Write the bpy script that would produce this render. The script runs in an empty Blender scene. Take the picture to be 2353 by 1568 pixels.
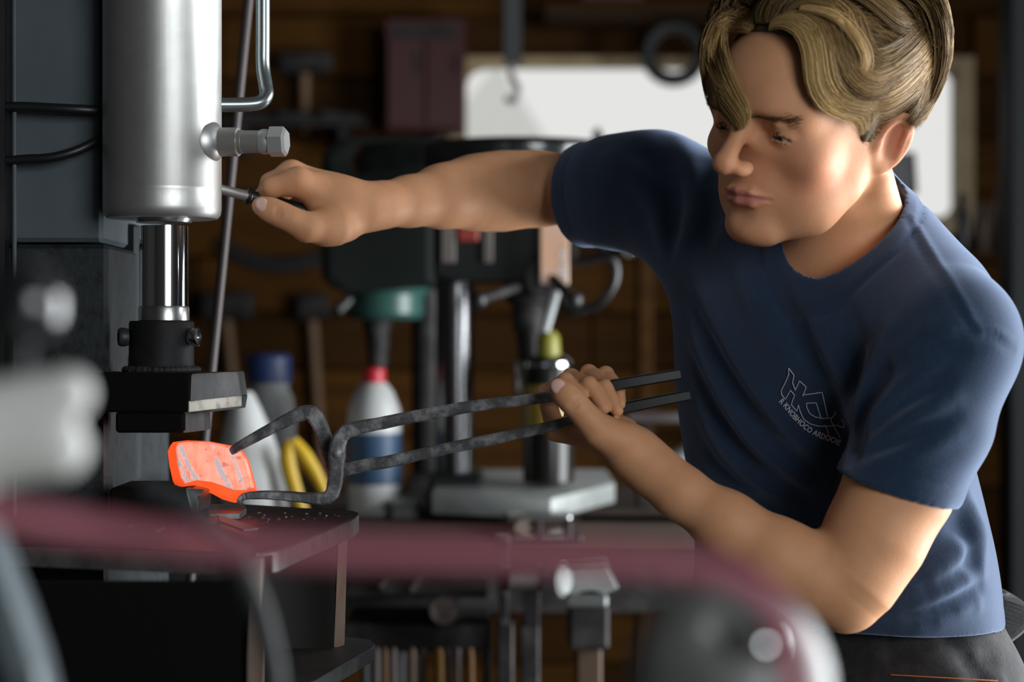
import bpy, bmesh, math, random
import numpy as np
from mathutils import Vector, Matrix
random.seed(7)
RNG = np.random.default_rng(11)
SC = bpy.context.scene
COL = SC.collection
# ------------------------------------------------------------------ camera
LENS = 70.0
F = LENS / 36.0 * 2353.0          # focal length in pixels of the 2353 wide frame
CX, CY, CAMZ = 1176.5, 784.0, 1.30
cam_data = bpy.data.cameras.new('camera')
cam_data.lens = LENS
cam_data.sensor_width = 36.0
cam_data.clip_start = 0.02
cam_data.dof.use_dof = True
cam_data.dof.focus_distance = 1.92
cam_data.dof.aperture_fstop = 3.4
cam_data.dof.aperture_blades = 0
cam = bpy.data.objects.new('camera', cam_data)
cam.location = (0, 0, CAMZ)
cam.rotation_euler = (math.pi / 2, 0, 0)
COL.objects.link(cam)
SC.camera = cam
# ------------------------------------------------------------------ daylight
world = bpy.data.worlds.new('overcast_sky')
SC.world = world
world.use_nodes = True
wn = world.node_tree.nodes
wn['Background'].inputs['Color'].default_value = (0.96, 0.95, 0.93, 1)
wn['Background'].inputs['Strength'].default_value = 0.84


def area(name, loc, target, sx, sy, power, color):
    d = bpy.data.lights.new(name, 'AREA')
    d.shape = 'RECTANGLE'
    d.size, d.size_y = sx, sy
    d.energy = power
    d.color = color
    o = bpy.data.objects.new(name, d)
    o.location = loc
    o.rotation_euler = (Vector(target) - Vector(loc)).to_track_quat('-Z', 'Y').to_euler()
    COL.objects.link(o)
    return o


# the big workshop doorway on the right, and a fill lamp added behind the camera
area('doorway_daylight', (2.28, 2.40, 1.22), (0.2, 2.0, 1.25), 1.9, 2.1, 200, (0.93, 0.97, 1.0))
area('rear_fill_light', (1.75, -1.4, 1.85), (0.1, 2.1, 1.15), 1.4, 1.4, 58, (0.92, 0.97, 1.0))
SC.view_settings.view_transform = 'Standard'
SC.view_settings.look = 'None'
SC.view_settings.gamma = 1.0
SC.view_settings.use_curve_mapping = False
SC.view_settings.exposure = 0.0
SC.cycles.use_denoising = True
SC.cycles.max_bounces = 8
SC.cycles.sample_clamp_indirect = 6.0
# ------------------------------------------------------------------ helpers: scene objects
def P(px, py, d):
    """a world point that stands d metres in front of the camera, seen at pixel px, py"""
    return np.array([(px - CX) / F * d, d, CAMZ - (py - CY) / F * d])


def px2m(n, d):
    return n / F * d


def tag(o, label=None, cat=None, group=None, kind=None):
    if label: o['label'] = label
    if cat: o['category'] = cat
    if group: o['group'] = group
    if kind: o['kind'] = kind
    return o


def empty(name, loc=(0, 0, 0), rz=0.0, label=None, cat=None, group=None):
    o = bpy.data.objects.new(name, None)
    o.location = loc
    o.rotation_euler = (0, 0, rz)
    o.empty_display_size = 0.05
    COL.objects.link(o)
    return tag(o, label, cat, group)


def world_of(o):
    m = Matrix.LocRotScale(o.location, o.rotation_euler, o.scale)
    return world_of(o.parent) @ m if o.parent else m


def link(name, me, m, parent=None, smooth=False):
    o = bpy.data.objects.new(name, me)
    if m is not None:
        me.materials.append(m)
    if smooth:
        me.polygons.foreach_set('use_smooth', np.ones(len(me.polygons), dtype=bool))
    COL.objects.link(o)
    if parent is not None:
        o.parent = parent
        o.matrix_parent_inverse = Matrix.Identity(4)
        w = world_of(parent)
        o.matrix_basis = Matrix.Identity(4)
        if not me.get('local'):
            me.transform(w.inverted())
    return o


def from_arrays(name, v, f, m, parent=None, smooth=True):
    me = bpy.data.meshes.new(name)
    v = np.asarray(v, dtype=np.float32)
    f = np.asarray(f, dtype=np.int32)
    k = f.shape[1]
    me.vertices.add(len(v))
    me.vertices.foreach_set('co', v.ravel())
    me.loops.add(f.size)
    me.loops.foreach_set('vertex_index', f.ravel())
    me.polygons.add(len(f))
    me.polygons.foreach_set('loop_start', np.arange(0, f.size, k, dtype=np.int32))
    me.update(calc_edges=True)
    me.validate()
    return link(name, me, m, parent, smooth)


class MB:
    """collects simple solids (world coordinates) and links them as one mesh object"""
    def __init__(self):
        self.bm = bmesh.new()

    def box(self, c, s, rot=None, bev=0.0, seg=1):
        r = bmesh.ops.create_cube(self.bm, size=1.0)
        vs = r['verts']
        M = Matrix.Translation(Vector(c)) @ ((rot.to_4x4() if rot else Matrix.Identity(4))) @ Matrix.Diagonal((s[0], s[1], s[2], 1))
        bmesh.ops.transform(self.bm, matrix=M, verts=vs)
        if bev > 0:
            es = list({e for v in vs for e in v.link_edges})
            bmesh.ops.bevel(self.bm, geom=es, offset=bev, segments=seg, affect='EDGES', profile=0.6)
        return self

    def span(self, lo, hi, bev=0.0, seg=1):
        lo, hi = Vector(lo), Vector(hi)
        return self.box((lo + hi) / 2, (hi - lo), None, bev, seg)

    def rod(self, a, b, ra, rb=None, n=20, caps=True, rot=0.0):
        a, b = Vector(a), Vector(b)
        rb = ra if rb is None else rb
        q = (b - a).to_track_quat('Z', 'Y').to_matrix().to_4x4()
        M = Matrix.Translation((a + b) / 2) @ q @ Matrix.Rotation(rot, 4, 'Z')
        bmesh.ops.create_cone(self.bm, cap_ends=caps, segments=n, radius1=ra, radius2=rb, depth=(b - a).length, matrix=M)
        return self

    def lathe(self, a, axis, prof, n=28):
        """prof: (height along axis, radius) from the point a"""
        a = Vector(a)
        q = Vector(axis).normalized().to_track_quat('Z', 'Y').to_matrix()
        rings = []
        for h, r in prof:
            rings.append([self.bm.verts.new(a + q @ Vector((r * math.cos(2 * math.pi * i / n), r * math.sin(2 * math.pi * i / n), h))) for i in range(n)])
        for r0, r1 in zip(rings, rings[1:]):
            for i in range(n):
                self.bm.faces.new((r0[i], r0[(i + 1) % n], r1[(i + 1) % n], r1[i]))
        self.bm.faces.new(rings[0][::-1])
        self.bm.faces.new(rings[-1])
        return self

    def ball(self, c, r, n=16, scale=(1, 1, 1), rot=None):
        M = Matrix.Translation(Vector(c)) @ (rot.to_4x4() if rot else Matrix.Identity(4)) @ Matrix.Diagonal((scale[0], scale[1], scale[2], 1))
        bmesh.ops.create_uvsphere(self.bm, u_segments=n, v_segments=max(6, n // 2), radius=r, matrix=M)
        return self

    def prism(self, pts, off, bev=0.0):
        """closed outline pts (3-D) pushed along off"""
        off = Vector(off)
        a = [self.bm.verts.new(Vector(p)) for p in pts]
        b = [self.bm.verts.new(Vector(p) + off) for p in pts]
        n = len(pts)
        fs = [self.bm.faces.new(a[::-1]), self.bm.faces.new(b)]
        for i in range(n):
            fs.append(self.bm.faces.new((a[i], a[(i + 1) % n], b[(i + 1) % n], b[i])))
        if bev > 0:
            es = list({e for f in fs for e in f.edges})
            bmesh.ops.bevel(self.bm, geom=es, offset=bev, segments=2, affect='EDGES', profile=0.6)
        return self

    def sweep(self, pts, wid, hei=None, up=(0, 1, 0), n=4, round_n=0, close=True):
        """tube along pts; wid / hei: half sizes per point (or one value); round_n = sides of a round tube, else a flat bar"""
        pts = [Vector(p) for p in pts]
        m = len(pts)
        wid = [wid] * m if not hasattr(wid, '__len__') else wid
        hei = wid if hei is None else ([hei] * m if not hasattr(hei, '__len__') else hei)
        up = Vector(up)
        rings = []
        for i, p in enumerate(pts):
            t = (pts[min(i + 1, m - 1)] - pts[max(i - 1, 0)]).normalized()
            s = t.cross(up)
            s = s.normalized() if s.length > 1e-6 else t.orthogonal().normalized()
            u = s.cross(t).normalized()
            if round_n:
                ring = [p + s * (wid[i] * math.cos(a)) + u * (hei[i] * math.sin(a)) for a in (2 * math.pi * k / round_n for k in range(round_n))]
            else:
                b = 0.72
                w, h = wid[i], hei[i]
                ring = [p + s * x + u * y for x, y in ((w, -h * b), (w, h * b), (w * b, h), (-w * b, h), (-w, h * b), (-w, -h * b), (-w * b, -h), (w * b, -h))]
            rings.append([self.bm.verts.new(q) for q in ring])
        k = len(rings[0])
        for r0, r1 in zip(rings, rings[1:]):
            for i in range(k):
                self.bm.faces.new((r0[i], r0[(i + 1) % k], r1[(i + 1) % k], r1[i]))
        if close:
            self.bm.faces.new(rings[0][::-1])
            self.bm.faces.new(rings[-1])
        return self

    def build(self, name, m, parent=None, smooth=False, auto=35):
        bmesh.ops.recalc_face_normals(self.bm, faces=self.bm.faces[:])
        if smooth:
            for f in self.bm.faces: f.smooth = True
            ca = math.cos(math.radians(auto))
            for e in self.bm.edges:
                if len(e.link_faces) == 2 and e.link_faces[0].normal.dot(e.link_faces[1].normal) < ca:
                    e.smooth = False
        me = bpy.data.meshes.new(name)
        self.bm.to_mesh(me)
        self.bm.free()
        return link(name, me, m, parent)


def copy_tree(o, parent=None):
    c = o.copy()
    COL.objects.link(c)
    c.parent = parent
    for ch in list(o.children):
        copy_tree(ch, c)
    return c


def catmull(pts, n):
    pts = np.asarray(pts, dtype=float)
    m = len(pts)
    t = np.linspace(0, m - 1, n)
    i = np.clip(t.astype(int), 0, m - 2)
    u = (t - i)[:, None]
    p0 = pts[np.clip(i - 1, 0, m - 1)]; p1 = pts[i]; p2 = pts[i + 1]; p3 = pts[np.clip(i + 2, 0, m - 1)]
    return 0.5 * (2 * p1 + (p2 - p0) * u + (2 * p0 - 5 * p1 + 4 * p2 - p3) * u * u + (3 * p1 - p0 - 3 * p2 + p3) * u ** 3)


# ------------------------------------------------------------------ helpers: materials
def mat(name, color, rough=0.5, metal=0.0, noise=None, bump=None, spec=0.5, aniso=0.0, sss=0.0, emis=None, coat=0.0):
    """noise: (scale, other colour, low, high[, stretch xyz]); bump: (scale, strength[, stretch])"""
    m = bpy.data.materials.new(name)
    m.use_nodes = True
    nt = m.node_tree
    b = nt.nodes['Principled BSDF']
    b.inputs['Base Color'].default_value = (*color, 1)
    b.inputs['Roughness'].default_value = rough
    b.inputs['Metallic'].default_value = metal
    b.inputs['Specular IOR Level'].default_value = spec
    b.inputs['Anisotropic'].default_value = aniso
    b.inputs['Coat Weight'].default_value = coat
    if sss:
        b.inputs['Subsurface Weight'].default_value = sss
        b.inputs['Subsurface Radius'].default_value = (0.012, 0.004, 0.002)
        b.inputs['Subsurface Scale'].default_value = 1.0
    if emis:
        b.inputs['Emission Color'].default_value = (*emis[0], 1)
        b.inputs['Emission Strength'].default_value = emis[1]

    def coords(stretch):
        tc = nt.nodes.new('ShaderNodeTexCoord')
        mp = nt.nodes.new('ShaderNodeMapping')
        mp.inputs['Scale'].default_value = stretch
        nt.links.new(tc.outputs['Object'], mp.inputs['Vector'])
        return mp.outputs['Vector']
    if noise:
        nz = nt.nodes.new('ShaderNodeTexNoise')
        nz.inputs['Scale'].default_value = noise[0]
        nz.inputs['Detail'].default_value = 6
        nz.inputs['Roughness'].default_value = 0.65
        nt.links.new(coords(noise[4] if len(noise) > 4 else (1, 1, 1)), nz.inputs['Vector'])
        r = nt.nodes.new('ShaderNodeValToRGB')
        r.color_ramp.elements[0].position = noise[2]
        r.color_ramp.elements[1].position = noise[3]
        r.color_ramp.elements[0].color = (*color, 1)
        r.color_ramp.elements[1].color = (*noise[1], 1)
        nt.links.new(nz.outputs['Fac'], r.inputs['Fac'])
        nt.links.new(r.outputs['Color'], b.inputs['Base Color'])
    if bump:
        nz = nt.nodes.new('ShaderNodeTexNoise')
        nz.inputs['Scale'].default_value = bump[0]
        nz.inputs['Detail'].default_value = 4
        nt.links.new(coords(bump[2] if len(bump) > 2 else (1, 1, 1)), nz.inputs['Vector'])
        bp = nt.nodes.new('ShaderNodeBump')
        bp.inputs['Strength'].default_value = bump[1]
        bp.inputs['Distance'].default_value = 0.002
        nt.links.new(nz.outputs['Fac'], bp.inputs['Height'])
        nt.links.new(bp.outputs['Normal'], b.inputs['Normal'])
    return m


# ------------------------------------------------------------------ helpers: implicit surfaces (for bodies, cloth, hair)
def smin(a, b, k):
    h = np.maximum(k - np.abs(a - b), 0) / k
    return np.minimum(a, b) - h * h * k * 0.25


def smax(a, b, k):
    return -smin(-a, -b, k)


def ell(p, c, r, R=None):
    q = p - np.asarray(c, dtype=np.float32)
    if R is not None:
        q = q @ np.asarray(R, dtype=np.float32).T
    r = np.asarray(r, dtype=np.float32)
    k0 = np.sqrt(((q / r) ** 2).sum(1)) + 1e-9
    k1 = np.sqrt(((q / (r * r)) ** 2).sum(1)) + 1e-9
    return k0 * (k0 - 1) / k1


def rc(p, a, b, ra, rb):
    a = np.asarray(a, dtype=np.float32); b = np.asarray(b, dtype=np.float32)
    ba = b - a
    pa = p - a
    t = np.clip(pa @ ba / (ba @ ba + 1e-12), 0, 1)
    d = pa - t[:, None] * ba
    return np.sqrt((d * d).sum(1)) - (ra + (rb - ra) * t)


def chain(p, pts, k=0.006):
    """pts: list of (xyz, r) -> smooth union of tapered capsules"""
    d = None
    for (a, ra), (b, rb) in zip(pts, pts[1:]):
        e = rc(p, a, b, ra, rb)
        d = e if d is None else smin(d, e, k)
    return d


def boxed(p, lo, hi, fn, pad=0.03):
    """fn evaluated only inside the padded box, a safe distance elsewhere"""
    lo = np.asarray(lo, dtype=np.float32) - pad
    hi = np.asarray(hi, dtype=np.float32) + pad
    q = np.maximum(np.maximum(lo - p, p - hi), 0)
    out = np.sqrt((q * q).sum(1)) + pad
    m = ((p >= lo) & (p <= hi)).all(1)
    if m.any():
        out[m] = fn(p[m])
    return out


def surface(fn, lo, hi, h, B=8, project=True, slack=1.6):
    """sparse surface nets of fn = 0; returns vertices and quads"""
    lo = np.asarray(lo, dtype=np.float64); hi = np.asarray(hi, dtype=np.float64)
    nb = np.ceil((hi - lo) / (h * B)).astype(int)
    gi = np.stack(np.meshgrid(*[np.arange(n) for n in nb], indexing='ij'), -1).reshape(-1, 3)
    cen = (lo + (gi + 0.5) * h * B).astype(np.float32)
    keep = []
    for s in range(0, len(cen), 200000):
        keep.append(np.abs(fn(cen[s:s + 200000])) < h * B * 0.87 * slack)
    gi = gi[np.concatenate(keep)]
    ax = np.arange(B + 1)
    off = np.stack(np.meshgrid(ax, ax, ax, indexing='ij'), -1).reshape(-1, 3)
    N = np.array(nb) * B + 2
    keys, verts, edges = [], [], []
    corners = [(i, j, k) for i in (0, 1) for j in (0, 1) for k in (0, 1)]
    for s in range(0, len(gi), 500):
        g = gi[s:s + 500]
        idx = g[:, None, :] * B + off[None]
        v = fn((lo + idx.reshape(-1, 3) * h).astype(np.float32)).reshape(len(g), B + 1, B + 1, B + 1)
        sg = v < 0
        c = np.stack([sg[:, i:i + B, j:j + B, k:k + B] for i, j, k in corners], -1)
        act = c.any(-1) & ~c.all(-1)
        w = np.nonzero(act)
        if len(w[0]):
            cell = g[w[0]] * B + np.stack(w[1:], -1)
            acc = np.zeros((len(cell), 3)); cnt = np.zeros(len(cell))
            val = {q: v[w[0], w[1] + q[0], w[2] + q[1], w[3] + q[2]] for q in corners}
            for q in corners:
                for axn in range(3):
                    if q[axn] == 0:
                        r = list(q); r[axn] = 1; r = tuple(r)
                        a, b = val[q], val[r]
                        m = (a < 0) != (b < 0)
                        t = np.where(m, a / np.where(m, a - b, 1), 0)
                        pt = np.tile(np.array(q, dtype=float), (len(cell), 1))
                        pt[:, axn] += t
                        acc[m] += pt[m]; cnt[m] += 1
            verts.append(lo + (cell + acc / cnt[:, None]) * h)
            keys.append((cell[:, 0] * N[1] + cell[:, 1]) * N[2] + cell[:, 2])
        for axn in range(3):
            sl0 = [slice(None)] + [slice(0, B)] * 3
            sl1 = list(sl0); sl1[axn + 1] = slice(1, B + 1)
            a = sg[tuple(sl0)]; b = sg[tuple(sl1)]
            e = np.nonzero(a != b)
            if len(e[0]):
                ip = g[e[0]] * B + np.stack(e[1:], -1)
                edges.append((axn, ip, a[e]))
    if not keys:
        return np.zeros((0, 3)), np.zeros((0, 4), dtype=int)
    keys = np.concatenate(keys); verts = np.concatenate(verts)
    o = np.argsort(keys); keys = keys[o]; verts = verts[o]
    quads = []
    for axn, ip, inside in edges:
        u, w = [(1, 2), (2, 0), (0, 1)][axn]
        ids = []
        ok = np.ones(len(ip), dtype=bool)
        for du, dw in ((-1, -1), (0, -1), (0, 0), (-1, 0)):
            c = ip.copy(); c[:, u] += du; c[:, w] += dw
            ok &= (c >= 0).all(1)
            k = (c[:, 0] * N[1] + c[:, 1]) * N[2] + c[:, 2]
            j = np.clip(np.searchsorted(keys, k), 0, len(keys) - 1)
            ok &= keys[j] == k
            ids.append(j)
        q = np.stack(ids, -1)
        q[~inside] = q[~inside][:, ::-1]
        quads.append(q[ok])
    quads = np.concatenate(quads)
    if project:
        for _ in range(2):
            p = verts.astype(np.float32)
            e = np.float32(h * 0.35)
            d = fn(p)
            gr = np.stack([fn(p + e * ax) - fn(p - e * ax) for ax in np.eye(3, dtype=np.float32)], -1) / (2 * e)
            st = (d / np.maximum((gr * gr).sum(1), 0.2))[:, None] * gr
            ln = np.sqrt((st * st).sum(1, keepdims=True)) + 1e-12
            verts = verts - st * np.minimum(1, 0.6 * h / ln)
    return verts, quads


def relax(v, f, it=1, lam=0.5):
    """Laplacian smoothing of a quad mesh"""
    e = np.concatenate([f[:, [0, 1]], f[:, [1, 2]], f[:, [2, 3]], f[:, [3, 0]]])
    for _ in range(it):
        acc = np.zeros_like(v); cnt = np.zeros(len(v))
        for a, b in ((0, 1), (1, 0)):
            for ax in range(3):
                acc[:, ax] += np.bincount(e[:, a], weights=v[e[:, b], ax], minlength=len(v))
            cnt += np.bincount(e[:, a], minlength=len(v))
        v = v + lam * (acc / np.maximum(cnt, 1)[:, None] - v)
    return v


def raycast(fn, px, py, d0=1.4, d1=2.7):
    """first hit of the camera ray through px, py with fn = 0 (sphere tracing); misses give the closest approach"""
    px = np.atleast_1d(np.asarray(px, dtype=float)); py = np.atleast_1d(np.asarray(py, dtype=float))
    ray = np.stack([(px - CX) / F, np.ones_like(px), -(py - CY) / F], -1)
    t = np.full(len(px), d0); best = np.full(len(px), 9.0); tb = t.copy()
    for _ in range(120):
        p = (np.array([0, 0, CAMZ]) + ray * t[:, None]).astype(np.float32)
        d = fn(p)
        m = d < best
        best[m] = d[m]; tb[m] = t[m]
        t = np.where(d > 0.0002, t + np.maximum(d * 0.7, 0.0002), t)
        t = np.minimum(t, d1)
    return np.array([0, 0, CAMZ]) + ray * tb[:, None], best
# ------------------------------------------------------------------ the workshop
M_wood = mat('old_wall_boards', (0.082, 0.034, 0.005), 0.85, spec=0.12, noise=(3.0, (0.036, 0.014, 0.0025), 0.35, 0.75, (0.6, 1, 9)), bump=(14, 0.3, (0.6, 1, 8)))
M_woodb = mat('old_wall_boards_dark', (0.044, 0.018, 0.003), 0.85, spec=0.12, noise=(3.0, (0.020, 0.008, 0.0015), 0.35, 0.75, (0.6, 1, 9)), bump=(14, 0.3, (0.6, 1, 8)))
M_frame = mat('pale_window_frame', (0.34, 0.25, 0.13), 0.6, noise=(9, (0.24, 0.17, 0.08), 0.4, 0.7))
M_floor = mat('concrete_floor', (0.055, 0.050, 0.046), 0.85, noise=(5, (0.030, 0.027, 0.025), 0.35, 0.7), bump=(60, 0.3))
M_dark = mat('sooty_plaster', (0.030, 0.026, 0.024), 0.9, noise=(2, (0.018, 0.016, 0.015), 0.4, 0.7))
M_glass = bpy.data.materials.new('window_glass')
M_glass.use_nodes = True
_b = M_glass.node_tree.nodes['Principled BSDF']
_b.inputs['Transmission Weight'].default_value = 1.0
_b.inputs['Roughness'].default_value = 0.0
_b.inputs['IOR'].default_value = 1.02
_b.inputs['Base Color'].default_value = (0.97, 0.98, 0.98, 1)

WB = 5.80                      # distance of the back wall
X0, X1, HGT = -2.6, 2.35, 3.0
Y0 = -1.6
wx0, wx1 = P(1072, 0, WB)[0], P(2196, 0, WB)[0]
wz0, wz1 = P(0, 500, WB)[2], P(0, 156, WB)[2]

MB().span((X0 - .1, Y0 - .1, -.12), (X1 + .1, WB + .2, 0)).build('floor', M_floor)['kind'] = 'structure'
MB().span((X0 - .1, Y0 - .1, HGT), (X1 + .1, WB + .2, HGT + .1)).build('ceiling', M_dark)['kind'] = 'structure'
wl = MB().span((X0 - .1, Y0 - .1, 0), (X0, WB + .2, HGT)).build('wall_left', M_dark); wl['kind'] = 'structure'
# right wall with the wide doorway
m = MB()
m.span((X1, Y0 - .1, 0), (X1 + .12, 1.50, HGT))
m.span((X1, 3.20, 0), (X1 + .12, WB + .2, HGT))
m.span((X1, 1.50, 2.45), (X1 + .12, 3.20, HGT))
wr = m.build('wall_right', M_dark); wr['kind'] = 'structure'
m = MB()
for lo, hi in (((X1 - .03, 1.42, 0), (X1 + .14, 1.50, 2.53)), ((X1 - .03, 3.20, 0), (X1 + .14, 3.28, 2.53)), ((X1 - .03, 1.42, 2.45), (X1 + .14, 3.28, 2.53))):
    m.span(lo, hi)
m.build('trim_1', M_woodb)['kind'] = 'structure'
# wall behind the camera with an opening added to match the fill lamp
m = MB()
m.span((X0 - .1, Y0 - .1, 0), (0.6, Y0, HGT)); m.span((2.1, Y0 - .1, 0), (X1 + .1, Y0, HGT)); m.span((0.6, Y0 - .1, 2.65), (2.1, Y0, HGT)); m.span((0.6, Y0 - .1, 0), (2.1, Y0, 1.15))
m.build('wall_front', M_dark)['kind'] = 'structure'
# back wall: backing behind, boards in front, each board a piece
m = MB()
m.span((X0, WB + .05, 0), (wx0 - .02, WB + .16, HGT)); m.span((wx1 + .02, WB + .05, 0), (X1, WB + .16, HGT))
m.span((wx0 - .02, WB + .05, 0), (wx1 + .02, WB + .16, wz0 - .02)); m.span((wx0 - .02, WB + .05, wz1 + .02), (wx1 + .02, WB + .16, HGT))
wb = m.build('wall_back', M_woodb); wb['kind'] = 'structure'
z = 0.0
k = 0
while z < HGT - .02:
    h = 0.172 + 0.02 * math.sin(k * 2.3)
    zt = min(z + h, HGT)
    spans = [(X0, X1)]
    if zt > wz0 - .05 and z < wz1 + .05:
        spans = [(X0, wx0 - .055), (wx1 + .055, X1)]
    for a, b in spans:
        cuts = [a] + [c for c in ((-1.35 + 0.5 * math.sin(k * 1.7)), (0.55 + 0.6 * math.cos(k * 2.1))) if a + .3 < c < b - .3] + [b]
        for c0, c1 in zip(cuts, cuts[1:]):
            dy = 0.006 * math.sin(k * 5 + c0 * 3)
            MB().span((c0 + .002, WB + dy, z + .004), (c1 - .002, WB + .05, zt - .004), 0.006).build('plank', M_wood if (k * 7 + int(c0 * 10)) % 3 else M_woodb, wb)
    z = zt
    k += 1
# the long window
fw = .045
win = MB().span((wx0 - .05, WB - .02, wz0 - .05), (wx1 + .05, WB + .03, wz0)).span((wx0 - .05, WB - .02, wz1), (wx1 + .05, WB + .03, wz1 + .03)) \
    .span((wx0 - .05, WB - .02, wz0), (wx0, WB + .03, wz1)).span((wx1, WB - .02, wz0), (wx1 + .05, WB + .03, wz1)).build('window_1', M_frame)
win['kind'] = 'structure'
MB().span((wx0, WB + .06, wz0), (wx1, WB + .066, wz1)).build('pane', M_glass, win)
m = MB()
cr = .05
for sx, sz, x, zz_ in ((1, 1, wx0, wz0), (1, -1, wx0, wz1), (-1, 1, wx1, wz0), (-1, -1, wx1, wz1)):
    pts = [(x, WB + .01, zz_)] + [(x + sx * cr * (1 - math.sin(a)), WB + .01, zz_ + sz * cr * (1 - math.cos(a))) for a in np.linspace(0, math.pi / 2, 7)]
    m.prism(pts, (0, .04, 0))
m.build('window_corner', M_frame, win)
# pale house and fence outside, faint in the glare
M_out = mat('sunlit_render', (0.93, 0.93, 0.91), 0.9, noise=(3, (0.88, 0.88, 0.85), 0.4, 0.7))
M_ground = mat('pale_yard', (0.8, 0.8, 0.77), 0.95, noise=(4, (0.7, 0.7, 0.68), 0.3, 0.7))
MB().span((-8, WB + .3, -.3), (10, 30, -.02)).build('yard_ground', M_ground)['kind'] = 'structure'
hs = empty('house', (0.3, 14, 0), 0, 'pale low house seen through the long window', 'house')
MB().span((-0.35, 14, 0), (0.12, 17, 2.75)).build('house_wall', M_out, hs)
MB().prism([(-0.5, 13.8, 2.72), (-0.1, 13.8, 3.25), (0.3, 13.8, 2.6)], (0, 3.4, 0)).build('roof', mat('pale_roof', (0.85, 0.86, 0.84), 0.8), hs)
MB().span((-0.18, 13.97, 1.9), (0.0, 14.0, 2.3)).build('window', mat('house_window', (0.45, 0.46, 0.44), 0.3), hs)
# ------------------------------------------------------------------ hydraulic forging press
M_paint = mat('blue_grey_paint', (0.105, 0.128, 0.142), 0.36, noise=(7, (0.080, 0.10, 0.112), 0.4, 0.7), bump=(90, 0.10))
M_black = mat('black_steel', (0.010, 0.010, 0.011), 0.58, spec=0.25, noise=(25, (0.022, 0.021, 0.021), 0.45, 0.7), bump=(120, 0.2))
M_mill = mat('mill_scale_steel', (0.050, 0.050, 0.053), 0.50, 0.5, noise=(22, (0.095, 0.092, 0.090), 0.45, 0.72), bump=(80, 0.25))
M_soot = mat('sooty_plate', (0.005, 0.0045, 0.004), 0.9, spec=0.12, bump=(120, 0.2))
M_brush = mat('brushed_cylinder_steel', (0.66, 0.66, 0.64), 0.44, 0.9, noise=(30, (0.58, 0.58, 0.56), 0.4, 0.7), bump=(160, 0.05, (1, 1, 0.05)))
M_chrome = mat('chrome_rod', (0.80, 0.81, 0.82), 0.09, 1.0)
M_steel = mat('bright_steel', (0.55, 0.55, 0.53), 0.30, 1.0, bump=(60, 0.1))
M_tube = mat('grey_steel_tube', (0.26, 0.29, 0.29), 0.30, 0.85)
M_guide = mat('grey_green_plate', (0.020, 0.027, 0.029), 0.6, noise=(9, (0.015, 0.020, 0.021), 0.4, 0.7))
M_edge = mat('flame_cut_edge', (0.20, 0.195, 0.19), 0.45, 0.55, noise=(40, (0.10, 0.098, 0.096), 0.4, 0.68), bump=(130, 0.35))
M_rust = mat('rusty_flat_bar', (0.22, 0.175, 0.145), 0.6, 0.3, noise=(26, (0.23, 0.085, 0.03), 0.48, 0.66, (1, 1, 0.35)), bump=(90, 0.25))
M_strip = mat('pale_worn_steel', (0.36, 0.34, 0.29), 0.45, 0.5, noise=(50, (0.16, 0.15, 0.13), 0.5, 0.65))
M_grip = mat('black_rubber', (0.010, 0.010, 0.011), 0.42)
D = 1.95
ax = P(373, 0, D)[0]
R = px2m(135, D)


def zz1(y, d=D): return P(0, y, d)[2]


press = empty('forging_press', (ax - .1, D + .1, 0), 0, 'dark steel hydraulic forging press with a shiny cylinder and a lower work table', 'press')
# column: wide dark web behind on the left
cy = D + .02
xa, xb = P(28, 0, 1.97)[0], P(236, 0, 1.97)[0]
m = MB().span((xa, 1.97, zz1(556, 1.97)), (xb, 2.30, 2.55), .004)
m.build('column', M_paint, press, True)
MB().span((P(-150, 0, 1.96)[0], 1.93, 0.02), (P(26, 0, 1.96)[0], 2.34, 2.55), .004).build('column_flange', M_black, press, True)
MB().span((xa - .002, 1.95, 0.02), (P(247, 0, 1.95)[0], 2.30, zz1(562, 1.95)), .004).build('lower_column', mat('dark_blue_grey_paint', (0.022, 0.028, 0.031), 0.45, noise=(60, (0.012, 0.013, 0.014), 0.5, 0.62), bump=(140, 0.25)), press, True)
MB().rod(P(32, -900, 1.955), P(34, 1230, 1.94), .0022, n=10).build('edge_rod', M_paint, press, True)
# guide plate behind the rod
MB().span((P(228, 0, 2.12)[0], 2.10, zz1(1110, 2.1)), (P(322, 0, 2.12)[0], 2.13, zz1(515, 2.1)), .003).build('guide_plate', M_guide, press, True)
MB().rod(P(243, 829, 2.06), P(302, 829, 2.06), .006, n=12).build('guide_bar', M_tube, press, True)
# cylinder
zb = zz1(503)
c = MB().lathe((ax, D, zb), (0, 0, 1), [(0, R * .93), (.004, R * .985), (.010, R), (.026, R), (.0275, R * .992), (.029, R), (1.12, R)], 72)
c.build('cylinder', M_brush, press, True, 50)
MB().lathe((ax, D, zb + 1.11), (0, 0, 1), [(0, R * 1.15), (.05, R * 1.15), (.06, R * 1.05), (.09, R * 1.05)], 48).build('cylinder_cap', M_black, press, True)
MB().span((ax - R - .10, D + .03, 2.38), (ax + R + .06, 2.32, 2.46), .004).build('top_bracket', M_black, press, True)
MB().span((ax - R * .98, D + .005, zb + .01), (ax - R * .6, D + .06, zb + .9), .001).build('cylinder_mount', M_black, press, True)
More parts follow.
